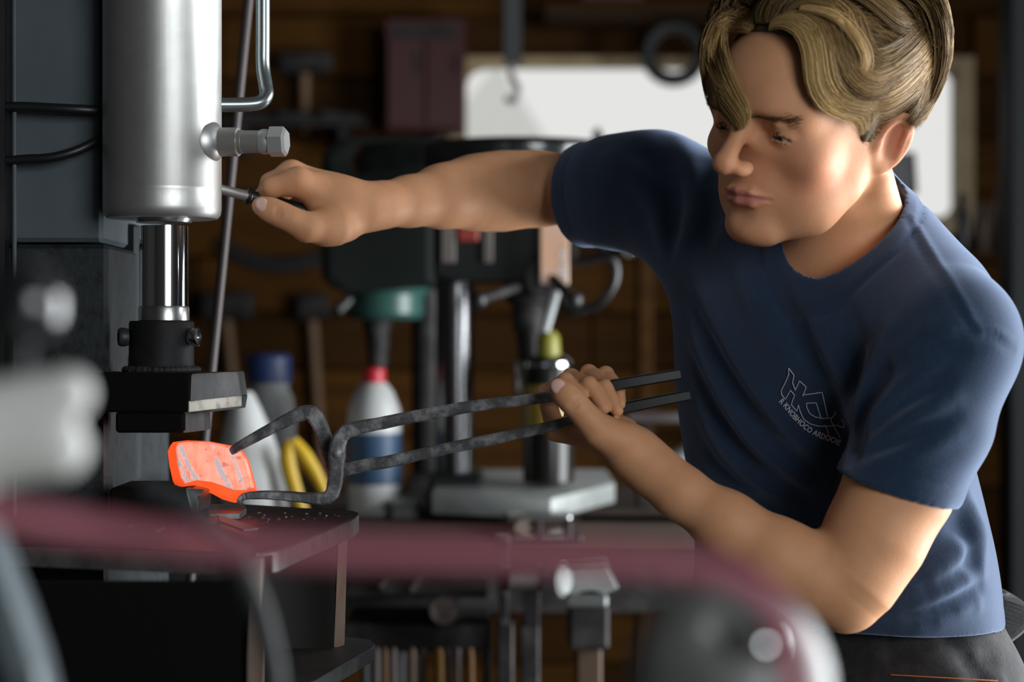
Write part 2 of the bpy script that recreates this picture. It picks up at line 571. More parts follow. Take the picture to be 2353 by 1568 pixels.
# piston rod
rr = px2m(56, D)
MB().rod((ax + .0015, D, zz1(520)), (ax + .0015, D, zz1(706)), rr, n=48, caps=True).build('piston_rod', M_chrome, press, True)
MB().lathe((ax + .0015, D, zb - .004), (0, 0, 1), [(0, rr * 1.12), (.003, rr * 1.18), (.006, rr * 1.18)], 40).build('rod_seal', M_steel, press, True)
MB().lathe((ax + .0015, D, zz1(738)), (0, 0, 1), [(0, rr * .99), (.0005, rr * 1.04), (.0125, rr * 1.04), (.0145, rr)], 48).build('rod_collar', M_steel, press, True)
sr = px2m(74, D)
sx = P(371, 0, D)[0]
MB().lathe((sx, D, zz1(852)), (0, 0, 1), [(0, sr * 1.08), (.004, sr * 1.03), (.008, sr), (px2m(114, D) - .002, sr), (px2m(114, D), sr * .96)], 48).build('rod_socket', M_black, press, True)
bm_ = MB()
rngw = np.random.default_rng(5)
for a in np.linspace(0, 2 * math.pi, 40, endpoint=False):
    bm_.ball((sx + sr * 1.05 * math.cos(a), D + sr * 1.05 * math.sin(a), zz1(850)), .0048 + .0012 * rngw.random(), 8, (1, 1, .7))
bm_.build('weld_bead', M_mill, press, True)
for s, lab in ((1, 'bright cap bolt'), (-1, None)):
    b = MB().lathe((sx + s * sr * .96, D - .012, zz1(775)), (s, -.35, 0), [(0, .0082), (.003, .0092), (.0075, .0092), (.0095, .0080), (.0097, .0048), (.0072, .0046)], 20)
    b.build('cap_bolt', M_chrome if s > 0 else M_mill, press, True)
# ram plate and upper die (looking slightly at its right end)
d0 = 1.875
x0, x1 = P(150, 0, d0)[0], P(437, 0, d0)[0]
rp = MB().span((x0, d0, zz1(948, d0)), (x1, d0 + .11, zz1(858, d0)), .002)
rp.build('ram_plate', M_soot, press, True)
sp = MB()
sp.prism([P(436, 948, d0 + .001), P(439, 858, d0 + .001), P(547, 853, d0 + .09), P(556, 915, d0 + .10), P(470, 948, d0 + .03)], (0.0, .045, 0), .0025)
sp.build('ram_side_lug', M_mill, press, True)
MB().prism([P(434, 922, d0 - .001), P(556, 909, d0 + .097), P(556, 934, d0 + .097), P(434, 948, d0 - .001)], (-.012, .012, 0), .001).build('wear_strip', M_strip, press, True)
MB().prism([P(470, 949, d0 + .03), P(556, 938, d0 + .10), P(561, 910, d0 + .10), P(556, 908, d0 + .10)], (.002, .010, 0)).build('strip_lip', M_black, press, True)
MB().span((P(262, 0, d0)[0], d0 + .006, zz1(996, d0)), (P(421, 0, d0)[0], d0 + .10, zz1(946, d0)), .0025).build('upper_die', M_soot, press, True)
MB().prism([P(421, 947, d0 + .008), P(421, 996, d0 + .008), P(470, 990, d0 + .06), P(470, 947, d0 + .06)], (.001, .03, 0), .001).build('die_end_face', M_mill, press, True)
# bent oil tube, port boss and hex fitting
tp = [P(604, -260, 1.99), P(604, 60, 1.99), P(604, 150, 1.99), P(610, 195, 1.985), P(612, 218, 1.98), P(600, 234, 1.975), P(570, 240, 1.97), P(505, 241, 1.96)]
MB().sweep(catmull(tp, 60), px2m(16.5, 1.98), None, (0, 1, 0.05), round_n=18).build('oil_tube', M_tube, press, True)
M_fit = mat('plated_fitting', (0.60, 0.61, 0.60), 0.35, 0.55)
pb = Vector((ax + R * .93, D - .015, zz1(330)))
dirf = Vector((1, -.16, -.01)).normalized()
MB().lathe(pb - dirf * .010, dirf, [(0, px2m(58, D)), (.006, px2m(56, D)), (.012, px2m(44, D)), (.016, px2m(34, D)), (.0165, px2m(30, D))], 40).build('port_weld', M_strip if False else M_brush, press, True)
MB().lathe(pb, dirf, [(0, px2m(33, D)), (.024, px2m(33, D)), (.0245, px2m(27, D)), (.028, px2m(27, D)), (.0285, px2m(26, D)), (.048, px2m(26, D))], 40).build('port_boss', mat('dull_steel', (0.42, 0.40, 0.375), 0.42, 0.6), press, True)
MB().lathe(pb + dirf * .046, dirf, [(0, px2m(27, D)), (.003, px2m(29, D)), (.010, px2m(28, D)), (.015, px2m(19, D))], 40).build('port_neck', M_fit, press, True)
MB().rod(pb + dirf * .056, pb + dirf * .070, px2m(35, D), px2m(35, D), n=6, rot=.3).rod(pb + dirf * .070, pb + dirf * .0725, px2m(35, D), px2m(28, D), n=6, rot=.3).build('hex_nut', M_fit, press, True, 25)
# valve lever held by the hand
la, lb, le = P(478, 428, 2.0), P(583, 454, 2.030), P(745, 500, 2.045)
MB().rod(la, lb, px2m(10.5, 2.0), px2m(13, 2.0), n=20).build('lever_shaft', M_brush, press, True)
gd = Vector(le) - Vector(lb)
g = MB().lathe(Vector(lb) - gd * .11, gd, [(0, .0062), (.001, .0085), (.005, .0088), (.006, .0066), (.014, .0068), (.03, .0078), (.055, .0082), (gd.length * 1.05, .0078), (gd.length * 1.08, .005)], 24)
g.build('lever_grip', M_grip, press, True)
MB().span((P(440, 0, 2.0)[0], 1.99, zz1(455, 2.0)), (P(482, 0, 2.0)[0], 2.03, zz1(405, 2.0)), .003).build('valve_body', M_black, press, True)
# black tubes added in place of the shadow lines on the column
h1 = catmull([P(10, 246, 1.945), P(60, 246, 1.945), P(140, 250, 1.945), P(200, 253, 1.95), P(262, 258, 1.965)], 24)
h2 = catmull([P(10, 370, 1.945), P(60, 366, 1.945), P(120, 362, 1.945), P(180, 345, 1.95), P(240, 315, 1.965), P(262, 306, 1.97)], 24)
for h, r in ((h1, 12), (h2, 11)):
    MB().sweep(h, px2m(r, 1.95), None, (0, 1, 0), round_n=12).build('shadow_tube', M_grip, press, True)

# work table: thick top plate with a rounded corner, webs and a lower flange
tz = zz1(1168, 1.95) - .002
TT = .018


def plate(pts, z, t):
    m = MB()
    m.prism([(x, y, z - t) for x, y in pts], (0, 0, t), .0012)
    return m


corner = P(824, 1184, 1.95)
TZ = corner[2]
def on_z(px, py, z):
    d = (CAMZ - z) * F / (py - CY)
    return P(px, py, d)[:2]


top_pts = [on_z(-120, 1248, TZ), on_z(180, 1258, TZ), on_z(590, 1276, TZ), on_z(640, 1266, TZ), on_z(815, 1191, TZ), on_z(825, 1181, TZ), on_z(812, 1176, TZ), on_z(560, 1160, TZ), on_z(250, 1145, TZ), on_z(-120, 1145, TZ)]
M_top = mat('scaled_table_top', (0.026, 0.026, 0.028), 0.42, 0.4, noise=(30, (0.060, 0.058, 0.058), 0.5, 0.75), bump=(70, 0.5))
plate(top_pts, TZ, .0008).build('table_surface', M_top, press)
plate(top_pts, TZ - .0008, .0168).build('table_top', M_edge, press)
# webs under the table
wz = TZ - .0176
dF = on_z(600, 1290, TZ)[1]
fx = P(588, 0, dF)[0]
MB().span((P(-120, 0, dF + .01)[0], dF + .012, .60), (P(575, 0, dF + .012)[0], dF + .022, wz), .001).build('front_web', M_soot, press)
MB().prism([P(568, 1289, dF + .004), P(602, 1285, dF + .006), P(600, 1620, dF + .006), P(568, 1620, dF + .004)], (0, .012, 0), .001).build('front_web_edge', M_rust, press, True)
db = corner[1] - .012
MB().prism([P(778, 1222, db), P(797, 1215, db + .004), P(790, 1484, db + .004), P(767, 1491, db)], (0, .010, 0), .0008).build('corner_web_edge', M_rust, press, True)
MB().prism([P(600, 1290, dF + .02), P(775, 1224, db + .002), P(768, 1490, db + .002), P(600, 1490, dF + .02)], (0.0, .012, 0)).build('corner_web', M_soot, press)
FZ = P(0, 1488, db)[2]
fl = [on_z(600, 1600, FZ), on_z(720, 1568, FZ), on_z(850, 1492, FZ), on_z(862, 1481, FZ), on_z(850, 1470, FZ), on_z(790, 1463, FZ), on_z(600, 1480, FZ)]
plate(fl, FZ, .001).build('flange_surface', mat('flange_scale', (0.085, 0.085, 0.09), 0.5, 0.4, noise=(18, (0.05, 0.05, 0.053), 0.4, 0.7), bump=(60, 0.4)), press)
plate(fl, FZ - .001, .013).build('lower_flange', M_mill, press)
MB().span((ax - .30, 1.80, 0.0), (ax + .06, 2.30, FZ - .013), .004).build('pedestal', M_black, press)
# lower die on the table
ld = 1.885
MB().span((P(250, 0, ld)[0], ld, TZ), (P(447, 0, ld)[0], ld + .10, zz1(1122, ld)), .003).build('lower_die', M_soot, press, True)
MB().prism([P(425, 1122, ld - .004), P(470, 1124, ld + .01), P(472, 1132, ld + .01), P(455, 1136, ld), P(455, 1176, ld), P(440, 1180, ld - .004)], (0.004, .05, 0), .0018).build('die_end_face', M_tube, press, True)

# scale and scraps on the table
def scrap(pts, z, t, lab, m):
    o = MB().prism([(*on_z(x, y, z), z) for x, y in pts], (0, 0, t), .0008).build('steel_offcut', m)
    return tag(o, lab, 'offcut', 'offcuts on the press table')


M_off = mat('grey_offcut', (0.19, 0.19, 0.195), 0.45, 0.5, noise=(40, (0.10, 0.10, 0.105), 0.4, 0.7), bump=(80, 0.3))
scrap([(470, 1176), (535, 1168), (560, 1172), (566, 1182), (552, 1194), (480, 1196)], TZ + .0004, .006, 'flat grey steel offcut nearest the glowing billet on the press table', M_off)
scrap([(455, 1205), (500, 1194), (510, 1198), (500, 1214), (468, 1222)], TZ + .0004, .004, 'short pale steel offcut beside the lower die', M_off)
scrap([(498, 1188), (520, 1193), (594, 1218), (560, 1222), (505, 1202)], TZ + .0068, .002, 'thin pointed steel sliver lying across the other offcuts', M_off)
m = MB()
rs = np.random.default_rng(3)
for _ in range(150):
    x, y = on_z(rs.uniform(480, 790), rs.uniform(1166, 1240), TZ)
    if x < on_z(815, 1190, TZ)[0] - (1.95 - y) * 0.8 and y < 1.97:
        s = rs.uniform(.0008, .0028)
        m.box((x, y, TZ + s * .25), (s, s * rs.uniform(.6, 1.6), s * .5), Matrix.Rotation(rs.uniform(0, 3), 3, 'Z'))
for x, y in ((372, 1219), (362, 1223), (300, 1212), (420, 1212)):
    p_ = on_z(x, y, TZ)
    m.box((p_[0], p_[1], TZ + .0015), (.006, .004, .003), Matrix.Rotation(x, 3, 'Z'), .0006)
tag(m.build('forge_scale', mat('forge_scale', (0.12, 0.12, 0.125), 0.4, 0.5)), 'loose flakes of forge scale scattered over the press table', 'scale', kind='stuff')

# ------------------------------------------------------------------ glowing billet
bd = 1.90
def billet_mat():
    m = bpy.data.materials.new('glowing_steel')
    m.use_nodes = True
    nt = m.node_tree
    b = nt.nodes['Principled BSDF']
    tc = nt.nodes.new('ShaderNodeTexCoord')
    mp = nt.nodes.new('ShaderNodeMapping')
    mp.inputs['Rotation'].default_value = (0, math.radians(-14), 0)
    mp.inputs['Scale'].default_value = (30, 14, 6)
    nt.links.new(tc.outputs['Object'], mp.inputs['Vector'])
    n1 = nt.nodes.new('ShaderNodeTexNoise'); n1.inputs['Scale'].default_value = 1.0; n1.inputs['Detail'].default_value = 5; n1.inputs['Roughness'].default_value = .6
    nt.links.new(mp.outputs['Vector'], n1.inputs['Vector'])
    r1 = nt.nodes.new('ShaderNodeValToRGB')
    r1.color_ramp.elements[0].position = .47; r1.color_ramp.elements[0].color = (0, 0, 0, 1)
    r1.color_ramp.elements[1].position = .53; r1.color_ramp.elements[1].color = (1, 1, 1, 1)
    nt.links.new(n1.outputs['Fac'], r1.inputs['Fac'])
    n2 = nt.nodes.new('ShaderNodeTexNoise'); n2.inputs['Scale'].default_value = 60; n2.inputs['Detail'].default_value = 3
    nt.links.new(tc.outputs['Object'], n2.inputs['Vector'])
    cr_ = nt.nodes.new('ShaderNodeValToRGB')
    cr_.color_ramp.elements[0].position = .3; cr_.color_ramp.elements[0].color = (1.0, 0.085, 0.020, 1)
    cr_.color_ramp.elements[1].position = .75; cr_.color_ramp.elements[1].color = (1.0, 0.27, 0.20, 1)
    nt.links.new(n2.outputs['Fac'], cr_.inputs['Fac'])
    nt.links.new(cr_.outputs['Color'], b.inputs['Emission Color'])
    mr = nt.nodes.new('ShaderNodeMapRange')
    mr.inputs['To Min'].default_value = 1.5; mr.inputs['To Max'].default_value = 0.58
    n3 = nt.nodes.new('ShaderNodeTexNoise'); n3.inputs['Scale'].default_value = 130; n3.inputs['Detail'].default_value = 2
    nt.links.new(tc.outputs['Object'], n3.inputs['Vector'])
    r3 = nt.nodes.new('ShaderNodeValToRGB')
    r3.color_ramp.elements[0].position = .60; r3.color_ramp.elements[0].color = (0, 0, 0, 1)
    r3.color_ramp.elements[1].position = .66; r3.color_ramp.elements[1].color = (1, 1, 1, 1)
    nt.links.new(n3.outputs['Fac'], r3.inputs['Fac'])
    mx = nt.nodes.new('ShaderNodeMath'); mx.operation = 'MAXIMUM'
    # broad bands of scale across the face
    sx_ = nt.nodes.new('ShaderNodeSeparateXYZ'); nt.links.new(tc.outputs['Object'], sx_.inputs[0])
    k1 = nt.nodes.new('ShaderNodeMath'); k1.operation = 'MULTIPLY_ADD'; k1.inputs[1].default_value = 0.42
    nt.links.new(sx_.outputs['Z'], k1.inputs[0]); nt.links.new(sx_.outputs['X'], k1.inputs[2])
    k2 = nt.nodes.new('ShaderNodeMath'); k2.operation = 'MULTIPLY_ADD'; k2.inputs[1].default_value = 0.040
    nt.links.new(n1.outputs['Fac'], k2.inputs[0]); nt.links.new(k1.outputs[0], k2.inputs[2])
    k3 = nt.nodes.new('ShaderNodeMapRange')
    x_lo = P(392, 0, 1.9)[0] + 0.42 * P(0, 1070, 1.9)[2] + .020
    k3.inputs['From Min'].default_value = x_lo; k3.inputs['From Max'].default_value = x_lo + .084
    nt.links.new(k2.outputs[0], k3.inputs['Value'])
    kb = nt.nodes.new('ShaderNodeValToRGB')
    el = kb.color_ramp.elements
    el[0].position = 0; el[0].color = (0, 0, 0, 1)
    el[1].position = 1; el[1].color = (0, 0, 0, 1)
    for pos, val in ((.07, 0), (.09, 1), (.15, 1), (.165, 0), (.19, 0), (.205, 1), (.245, 1), (.26, 0), (.47, 0), (.485, 1), (.555, 1), (.575, 0), (.70, 0), (.71, .9), (.735, .9), (.75, 0)):
        q_ = el.new(pos); q_.color = (val, val, val, 1)
    nt.links.new(k3.outputs['Result'], kb.inputs['Fac'])
    mk = nt.nodes.new('ShaderNodeMath'); mk.operation = 'MULTIPLY'
    nt.links.new(r1.outputs['Color'], mk.inputs[0]); mk.inputs[1].default_value = 0.0
    my = nt.nodes.new('ShaderNodeMath'); my.operation = 'MAXIMUM'
    n4 = nt.nodes.new('ShaderNodeTexNoise'); n4.inputs['Scale'].default_value = 75; n4.inputs['Detail'].default_value = 4; n4.inputs['Roughness'].default_value = .7
    nt.links.new(tc.outputs['Object'], n4.inputs['Vector'])
    r4 = nt.nodes.new('ShaderNodeValToRGB')
    r4.color_ramp.elements[0].position = .40; r4.color_ramp.elements[0].color = (0, 0, 0, 1)
    r4.color_ramp.elements[1].position = .47; r4.color_ramp.elements[1].color = (1, 1, 1, 1)
    nt.links.new(n4.outputs['Fac'], r4.inputs['Fac'])
    kk = nt.nodes.new('ShaderNodeMath'); kk.operation = 'MULTIPLY'
    nt.links.new(kb.outputs['Color'], kk.inputs[0]); nt.links.new(r4.outputs['Color'], kk.inputs[1])
    nt.links.new(kk.outputs[0], my.inputs[0])
    ec = nt.nodes.new('ShaderNodeMix'); ec.data_type = 'RGBA'
    ec.inputs[7].default_value = (0.62, 0.46, 0.47, 1)
    nt.links.new(my.outputs[0], ec.inputs[0]); nt.links.new(cr_.outputs['Color'], ec.inputs[6])
    nt.links.new(ec.outputs[2], b.inputs['Emission Color']); nt.links.new(mk.outputs[0], my.inputs[1])
    nt.links.new(my.outputs[0], mx.inputs[0])
    nt.links.new(r3.outputs['Color'], mx.inputs[1])
    nt.links.new(mx.outputs[0], mr.inputs['Value'])
    nt.links.new(mr.outputs['Result'], b.inputs['Emission Strength'])
    cm = nt.nodes.new('ShaderNodeMix'); cm.data_type = 'RGBA'
    cm.inputs[6].default_value = (0.55, 0.30, 0.24, 1); cm.inputs[7].default_value = (0.52, 0.49, 0.50, 1)
    nt.links.new(my.outputs[0], cm.inputs[0])
    nt.links.new(cm.outputs[2], b.inputs['Base Color'])
    b.inputs['Roughness'].default_value = .5
    bp = nt.nodes.new('ShaderNodeBump'); bp.inputs['Strength'].default_value = .6; bp.inputs['Distance'].default_value = .001
    nt.links.new(r1.outputs['Color'], bp.inputs['Height']); nt.links.new(bp.outputs['Normal'], b.inputs['Normal'])
    return m


front = [(392, 1030), (398, 1016), (430, 1012), (480, 1014), (532, 1024), (556, 1034), (572, 1056), (590, 1120), (592, 1132), (574, 1140), (548, 1150), (520, 1142), (490, 1126), (450, 1112), (416, 1120), (404, 1100), (396, 1064)]
face = [(404, 1030), (409, 1019), (434, 1016), (481, 1017), (530, 1027), (552, 1036), (567, 1057), (583, 1112), (584, 1122), (566, 1127), (540, 1127), (514, 1118), (486, 1108), (452, 1104), (424, 1112), (414, 1096), (407, 1062)]
f0_ = [P(x, y, bd - .004 + (x - 400) * .00006) for x, y in face]
fr = [P(x, y, bd + (x - 400) * .00006) for x, y in front]
cen = np.mean(fr, 0)
bl = MB()
K_ = len(fr)
offs = [(.0015, 1.0), (.030, 1.0), (.034, .95)]
dv = np.array([-.25, .93, -.16])
rings = [[bl.bm.verts.new(Vector(cen + (p_ - cen) * .94 + np.array([0, -.0048, 0]))) for p_ in f0_], [bl.bm.verts.new(Vector(p_)) for p_ in f0_]]
for t, s in offs:
    rings.append([bl.bm.verts.new(Vector(cen + (p_ - cen) * s + dv * t)) for p_ in fr])
for j, (r0, r1) in enumerate(zip(rings, rings[1:])):
    for i in range(K_):
        fc_ = bl.bm.faces.new((r0[i], r0[(i + 1) % K_], r1[(i + 1) % K_], r1[i]))
        fc_.material_index = 1 if j > 0 else 0
bl.bm.faces.new(rings[0][::-1]); bl.bm.faces.new(rings[-1]).material_index = 1
billet = bl.build('hot_billet', billet_mat(), None, True, 40)
billet.data.materials.append(mat('glowing_steel_side', (0.30, 0.12, 0.07), 0.6, noise=(70, (0.16, 0.06, 0.04), 0.5, 0.7), emis=((1.0, 0.085, 0.014), 1.15), bump=(90, .4)))
tag(billet, 'glowing orange steel billet with grey scale, held in the tongs on the lower die', 'billet')

# ------------------------------------------------------------------ tongs
M_tong = mat('forged_tong_steel', (0.12, 0.12, 0.122), 0.46, 0.3, noise=(45, (0.46, 0.46, 0.465), 0.46, 0.68), bump=(75, 0.65))
tongs = empty('forge_tongs', P(775, 1043, 1.89), 0, 'long black hand-forged tongs gripping the glowing billet', 'tongs')


def TP(rows): return [P(*r) for r in rows]


upper = TP([(536, 1036, 1.905), (560, 1020, 1.90), (620, 987, 1.895), (672, 960, 1.893), (700, 949, 1.892), (716, 951, 1.892), (732, 970, 1.893), (745, 1002, 1.896), (757, 1044, 1.899), (764, 1070, 1.899), (776, 1086, 1.897),
            (800, 1078, 1.893), (840, 1069, 1.888), (900, 1060, 1.883), (1000, 1037, 1.874), (1140, 1008, 1.860), (1290, 974, 1.840), (1435, 938, 1.832), (1585, 908, 1.830)])
wu = np.array([9, 11, 13, 16, 18, 18, 18, 17, 17, 17, 16, 14.5, 14.5, 14, 13, 12.5, 11.5, 11, 10]) / F * 1.88
lower = TP([(553, 1158, 1.872), (552, 1149, 1.872), (562, 1141, 1.873), (590, 1138, 1.874), (640, 1139, 1.876), (700, 1144, 1.878), (742, 1146, 1.878), (762, 1136, 1.878), (770, 1110, 1.877), (774, 1075, 1.876), (775, 1043, 1.876), (778, 1018, 1.876), (792, 995, 1.876),
            (820, 984, 1.876), (862, 976, 1.874), (950, 958, 1.868), (1100, 932, 1.855), (1262, 912, 1.838), (1420, 884, 1.830), (1562, 860, 1.830)])
wlo = np.array([4, 6, 8, 9, 10, 12, 14, 16, 17, 17, 19, 18, 17, 16, 14.5, 14, 13, 12, 11, 10]) / F * 1.88


def rough_bar(pts, wid, dep, seed, n=110):
    c = catmull(pts, n)
    w = np.interp(np.linspace(0, 1, n), np.linspace(0, 1, len(wid)), wid)
    r_ = np.random.default_rng(seed)
    w = w * (1 + .022 * r_.normal(0, 1, n))
    c = c + r_.normal(0, .00008, c.shape)
    return MB().sweep(c, w, dep, (0, 1, 0))


for pts_, w_ in ((upper, wu), (lower, wlo)):
    c_ = catmull(pts_, 110)
    w2 = np.interp(np.linspace(0, 1, 110), np.linspace(0, 1, len(w_)), w_)
    i0 = int(np.argmax(c_[:, 0] > P(1345, 0, 1.835)[0]))
    MB().sweep(c_[i0:], w2[i0:] + .0007, .0070, (0, 1, 0)).build('handle_sleeve', M_grip, tongs, True, 30)
rough_bar(upper, wu, .0062, 1).build('tong_arm', M_tong, tongs, True, 30)
rough_bar(lower, wlo, .0062, 2).build('tong_arm', M_tong, tongs, True, 30)
MB().lathe(P(775, 1043, 1.8715), (0, -1, 0), [(-.004, .0056), (.0, .0056), (.0018, .0050), (.0028, .0034)], 14).build('rivet', M_tong, tongs, True)
# ------------------------------------------------------------------ things behind: benches, machines, bottles, tools
M_bench = mat('bench_top_wood', (0.050, 0.028, 0.016), 0.75, noise=(8, (0.030, 0.018, 0.012), 0.35, 0.7, (1, 5, 1)))
M_green = mat('dark_green_machine_paint', (0.008, 0.011, 0.0095), 0.55, spec=0.2, noise=(8, (0.007, 0.010, 0.009), 0.4, 0.7))
M_teal = mat('teal_machine_paint', (0.028, 0.085, 0.072), 0.35)
M_cast = mat('pale_cast_iron', (0.30, 0.315, 0.305), 0.45, 0.3, noise=(20, (0.22, 0.23, 0.225), 0.4, 0.7))
M_iron = mat('dark_iron', (0.016, 0.015, 0.015), 0.6, 0.1, spec=0.25, noise=(20, (0.045, 0.042, 0.040), 0.45, 0.7))
M_white = mat('white_plastic', (0.50, 0.51, 0.50), 0.4)
M_grey = mat('grey_plastic', (0.26, 0.27, 0.27), 0.45)
M_blue = mat('blue_plastic', (0.022, 0.045, 0.14), 0.4)
M_label = mat('blue_label', (0.025, 0.065, 0.13), 0.5)
M_red = mat('red_plastic', (0.50, 0.018, 0.030), 0.4)
M_dred = mat('dark_red_paint', (0.040, 0.005, 0.006), 0.5)
M_yellow = mat('yellow_plastic', (0.60, 0.38, 0.02), 0.4)
M_olive = mat('yellow_green_plastic', (0.17, 0.16, 0.014), 0.45)
M_handle = mat('ash_handle', (0.17, 0.095, 0.045), 0.6, noise=(20, (0.11, 0.06, 0.03), 0.4, 0.7, (1, 1, 8)))

# long bench under the window
BD0, BD1 = 3.25, 4.12
bz = P(0, 1206, BD0)[2]
bench = empty('workbench', (0.1, 3.6, 0), 0, 'long wooden workbench with a dark front rail behind the press', 'workbench')
bx0, bx1 = -1.25, .74
for i in range(4):
    y0 = BD0 + i * (BD1 - BD0) / 4
    MB().span((bx0, y0 + .002, bz - .045), (bx1, y0 + (BD1 - BD0) / 4 - .002, bz), .003).build('board', M_bench, bench)
MB().span((bx0 + .05, BD0 + .04, bz - .15), (bx1 - .05, BD0 + .07, bz - .045), .002).build('front_rail', M_iron, bench)
MB().span((bx0 + .08, BD0 + .10, .28), (bx1 - .08, BD1 - .04, .31), .002).build('lower_shelf', M_iron, bench)
for x in (bx0 + .06, -.25, .36, bx1 - .13):
    for y in (BD0 + .07, BD1 - .12):
        MB().span((x, y, 0), (x + .07, y + .07, bz - .045), .003).build('leg', M_iron, bench)

# --- pillar drill with a pale table (nearer column left of its spindle)
dd = 3.42
def X(px, d=dd): return P(px, 0, d)[0]
def Z(py, d=dd): return P(0, py, d)[2]
pd = empty('drill_press', (X(1045), dd, bz), 0, 'dark green pillar drill with bright column and pale cast table', 'drill')
MB().span((X(985), dd - .10, bz), (X(1230), dd + .16, bz + .05), .006).build('base', M_green, pd)
MB().span((X(995), dd - .06, bz + .05), (X(1105), dd + .07, Z(1115)), .006).build('base_block', M_green, pd)
MB().rod((X(1045), dd, bz + .05), (X(1045), dd, Z(560)), px2m(44, dd), n=32).build('column', mat('column_steel', (0.17, 0.17, 0.175), 0.25, 1.0), pd, True)
MB().prism([(X(1000), dd - .16, Z(1118)), (X(1262), dd - .19, Z(1126)), (X(1412), dd - .02, Z(1108)), (X(1400), dd + .12, Z(1088)), (X(1010), dd + .12, Z(1088))], (0, 0, -.034), .003).build('drill_table', M_cast, pd, True)
MB().span((X(990), dd - .08, Z(1150)), (X(1110), dd + .08, Z(1085)), .006).build('table_clamp', M_green, pd)
MB().prism([(X(1000), dd - .09, Z(640)), (X(1000), dd - .09, Z(470)), (X(1040), dd - .09, Z(400)), (X(1300), dd - .09, Z(400)), (X(1325), dd - .09, Z(470)), (X(1325), dd - .09, Z(600)), (X(1270), dd - .09, Z(650)), (X(1060), dd - .09, Z(650))], (0, .18, 0), .008).build('head', M_green, pd)
m = MB().lathe((X(1190), dd, Z(400)), (0, 0, 1), [(0, .17), (.012, .178), (.035, .178), (.048, .165), (.052, .12)], 40)
m.lathe((X(985), dd + .05, Z(400)), (0, 0, 1), [(0, .13), (.03, .137), (.05, .125), (.055, .08)], 40)
m.build('belt_guard', mat('black_guard_enamel', (0.012, 0.014, 0.014), 0.18, coat=.5), pd, True)
MB().lathe((X(1285), dd - .05, Z(362)), (0, 0, 1), [(0, .03), (.012, .03), (.016, .026)], 24).build('guard_cap', M_chrome, pd, True)
MB().lathe((X(1215), dd - .02, Z(655)), (0, 0, -1), [(0, .042), (.03, .040), (.035, .030), (.075, .028), (.085, .022), (.13, .018)], 28).build('quill', M_iron, pd, True)
MB().lathe((X(1215), dd - .02, Z(655) - .13), (0, 0, -1), [(0, .02), (.01, .026), (.05, .026), (.075, .012), (.08, .006)], 24).build('chuck', M_steel, pd, True)
MB().span((X(1055), dd - .10, Z(562)), (X(1102), dd - .088, Z(522)), .003).build('stop_button', mat('dull_red_button', (0.22, 0.02, 0.012), 0.4), pd)
for a_, b_ in ((1018, 1050), (1112, 1134)):
    MB().span((X(a_), dd - .098, Z(610)), (X(b_), dd - .088, Z(515)), .002).build('switch_plate', mat('brown_grey_plate', (0.10, 0.085, 0.075), 0.5), pd)
for q0, q1 in (((1320, 604), (1448, 574)), ((1190, 660), (1100, 690)), ((1250, 620), (1320, 690))):
    a_, b_ = P(*q0, dd - .11), P(*q1, dd - .16)
    MB().rod(a_, b_, .009, .008, n=14).build('feed_handle', M_iron, pd, True)
    MB().ball(b_, .015, 16).build('handle_knob', M_chrome if q0[0] == 1320 else M_grip, pd, True)
MB().rod(P(1255, 640, dd - .10), P(1255, 640, dd + .02), .035, n=24).build('feed_hub', M_iron, pd, True)

# --- second, smaller drill with teal collar, further left
d2 = 3.82
sd = empty('bench_drill', (X(868, d2), d2, bz), 0, 'smaller bench drill with teal quill collar left of the pillar drill', 'drill')
MB().span((X(930, d2), d2 + .02, bz), (X(1010, d2), d2 + .24, bz + .04), .006).build('base', M_iron, sd)
MB().rod((X(972, d2), d2 + .16, bz + .04), (X(972, d2), d2 + .16, Z(520, d2)), .030, n=24).build('column', M_iron, sd, True)
MB().prism([(X(748, d2), d2 - .11, Z(650, d2)), (X(748, d2), d2 - .11, Z(360, d2)), (X(800, d2), d2 - .11, Z(325, d2)), (X(1010, d2), d2 - .11, Z(325, d2)), (X(1010, d2), d2 - .11, Z(660, d2)), (X(800, d2), d2 - .11, Z(680, d2))], (0, .30, 0), .02).build('head', M_green, sd)
MB().lathe((X(885, d2), d2 - .01, Z(662, d2)), (0, 0, -1), [(0, .085), (.012, .080), (.014, .074), (.050, .074), (.060, .066), (.062, .03)], 32).build('quill_collar', M_teal, sd, True)
MB().lathe((X(868, d2), d2 - .01, Z(735, d2)), (0, 0, -1), [(0, .030), (.03, .022), (.09, .018), (.10, .006)], 20).build('spindle', M_iron, sd, True)
MB().rod(P(800, 690, d2 - .10), P(772, 718, d2 - .14), .010, n=12).build('feed_handle', M_steel, sd, True)

# --- spray can, tag and others on the drill table
tt = Z(1100) + .002
can = empty('spray_can', (X(1258), dd - .07, tt), 0, 'black spray can with yellow cap standing on the drill table', 'spray can')
cb = Vector((X(1258), dd - .075, Z(1102)))
ch = Z(842, dd - .075) - cb[2]
MB().lathe(cb, (0, 0, 1), [(0, .040), (.003, .043), (ch * .97, .043), (ch, .041)], 32).build('can_body', mat('black_can_print', (0.016, 0.015, 0.014), 0.25, 0.4), can, True)
MB().lathe(cb + Vector((0, 0, ch)), (0, 0, 1), [(0, .041), (.006, .040), (.016, .030), (.020, .018)], 32).build('can_shoulder', M_chrome, can, True)
MB().lathe(cb + Vector((0, 0, ch + .018)), (0, 0, 1), [(0, .019), (.003, .0205), (.03, .019), (.040, .013), (.042, .006)], 24).build('cap', M_olive, can, True)
MB().lathe(cb + Vector((0, 0, ch * .45)), (0, 0, 1), [(0, .0432), (.001, .0436), (.075, .0436), (.076, .0432)], 32).build('label_band', mat('mustard_band', (0.22, 0.15, 0.02), 0.4), can, True)

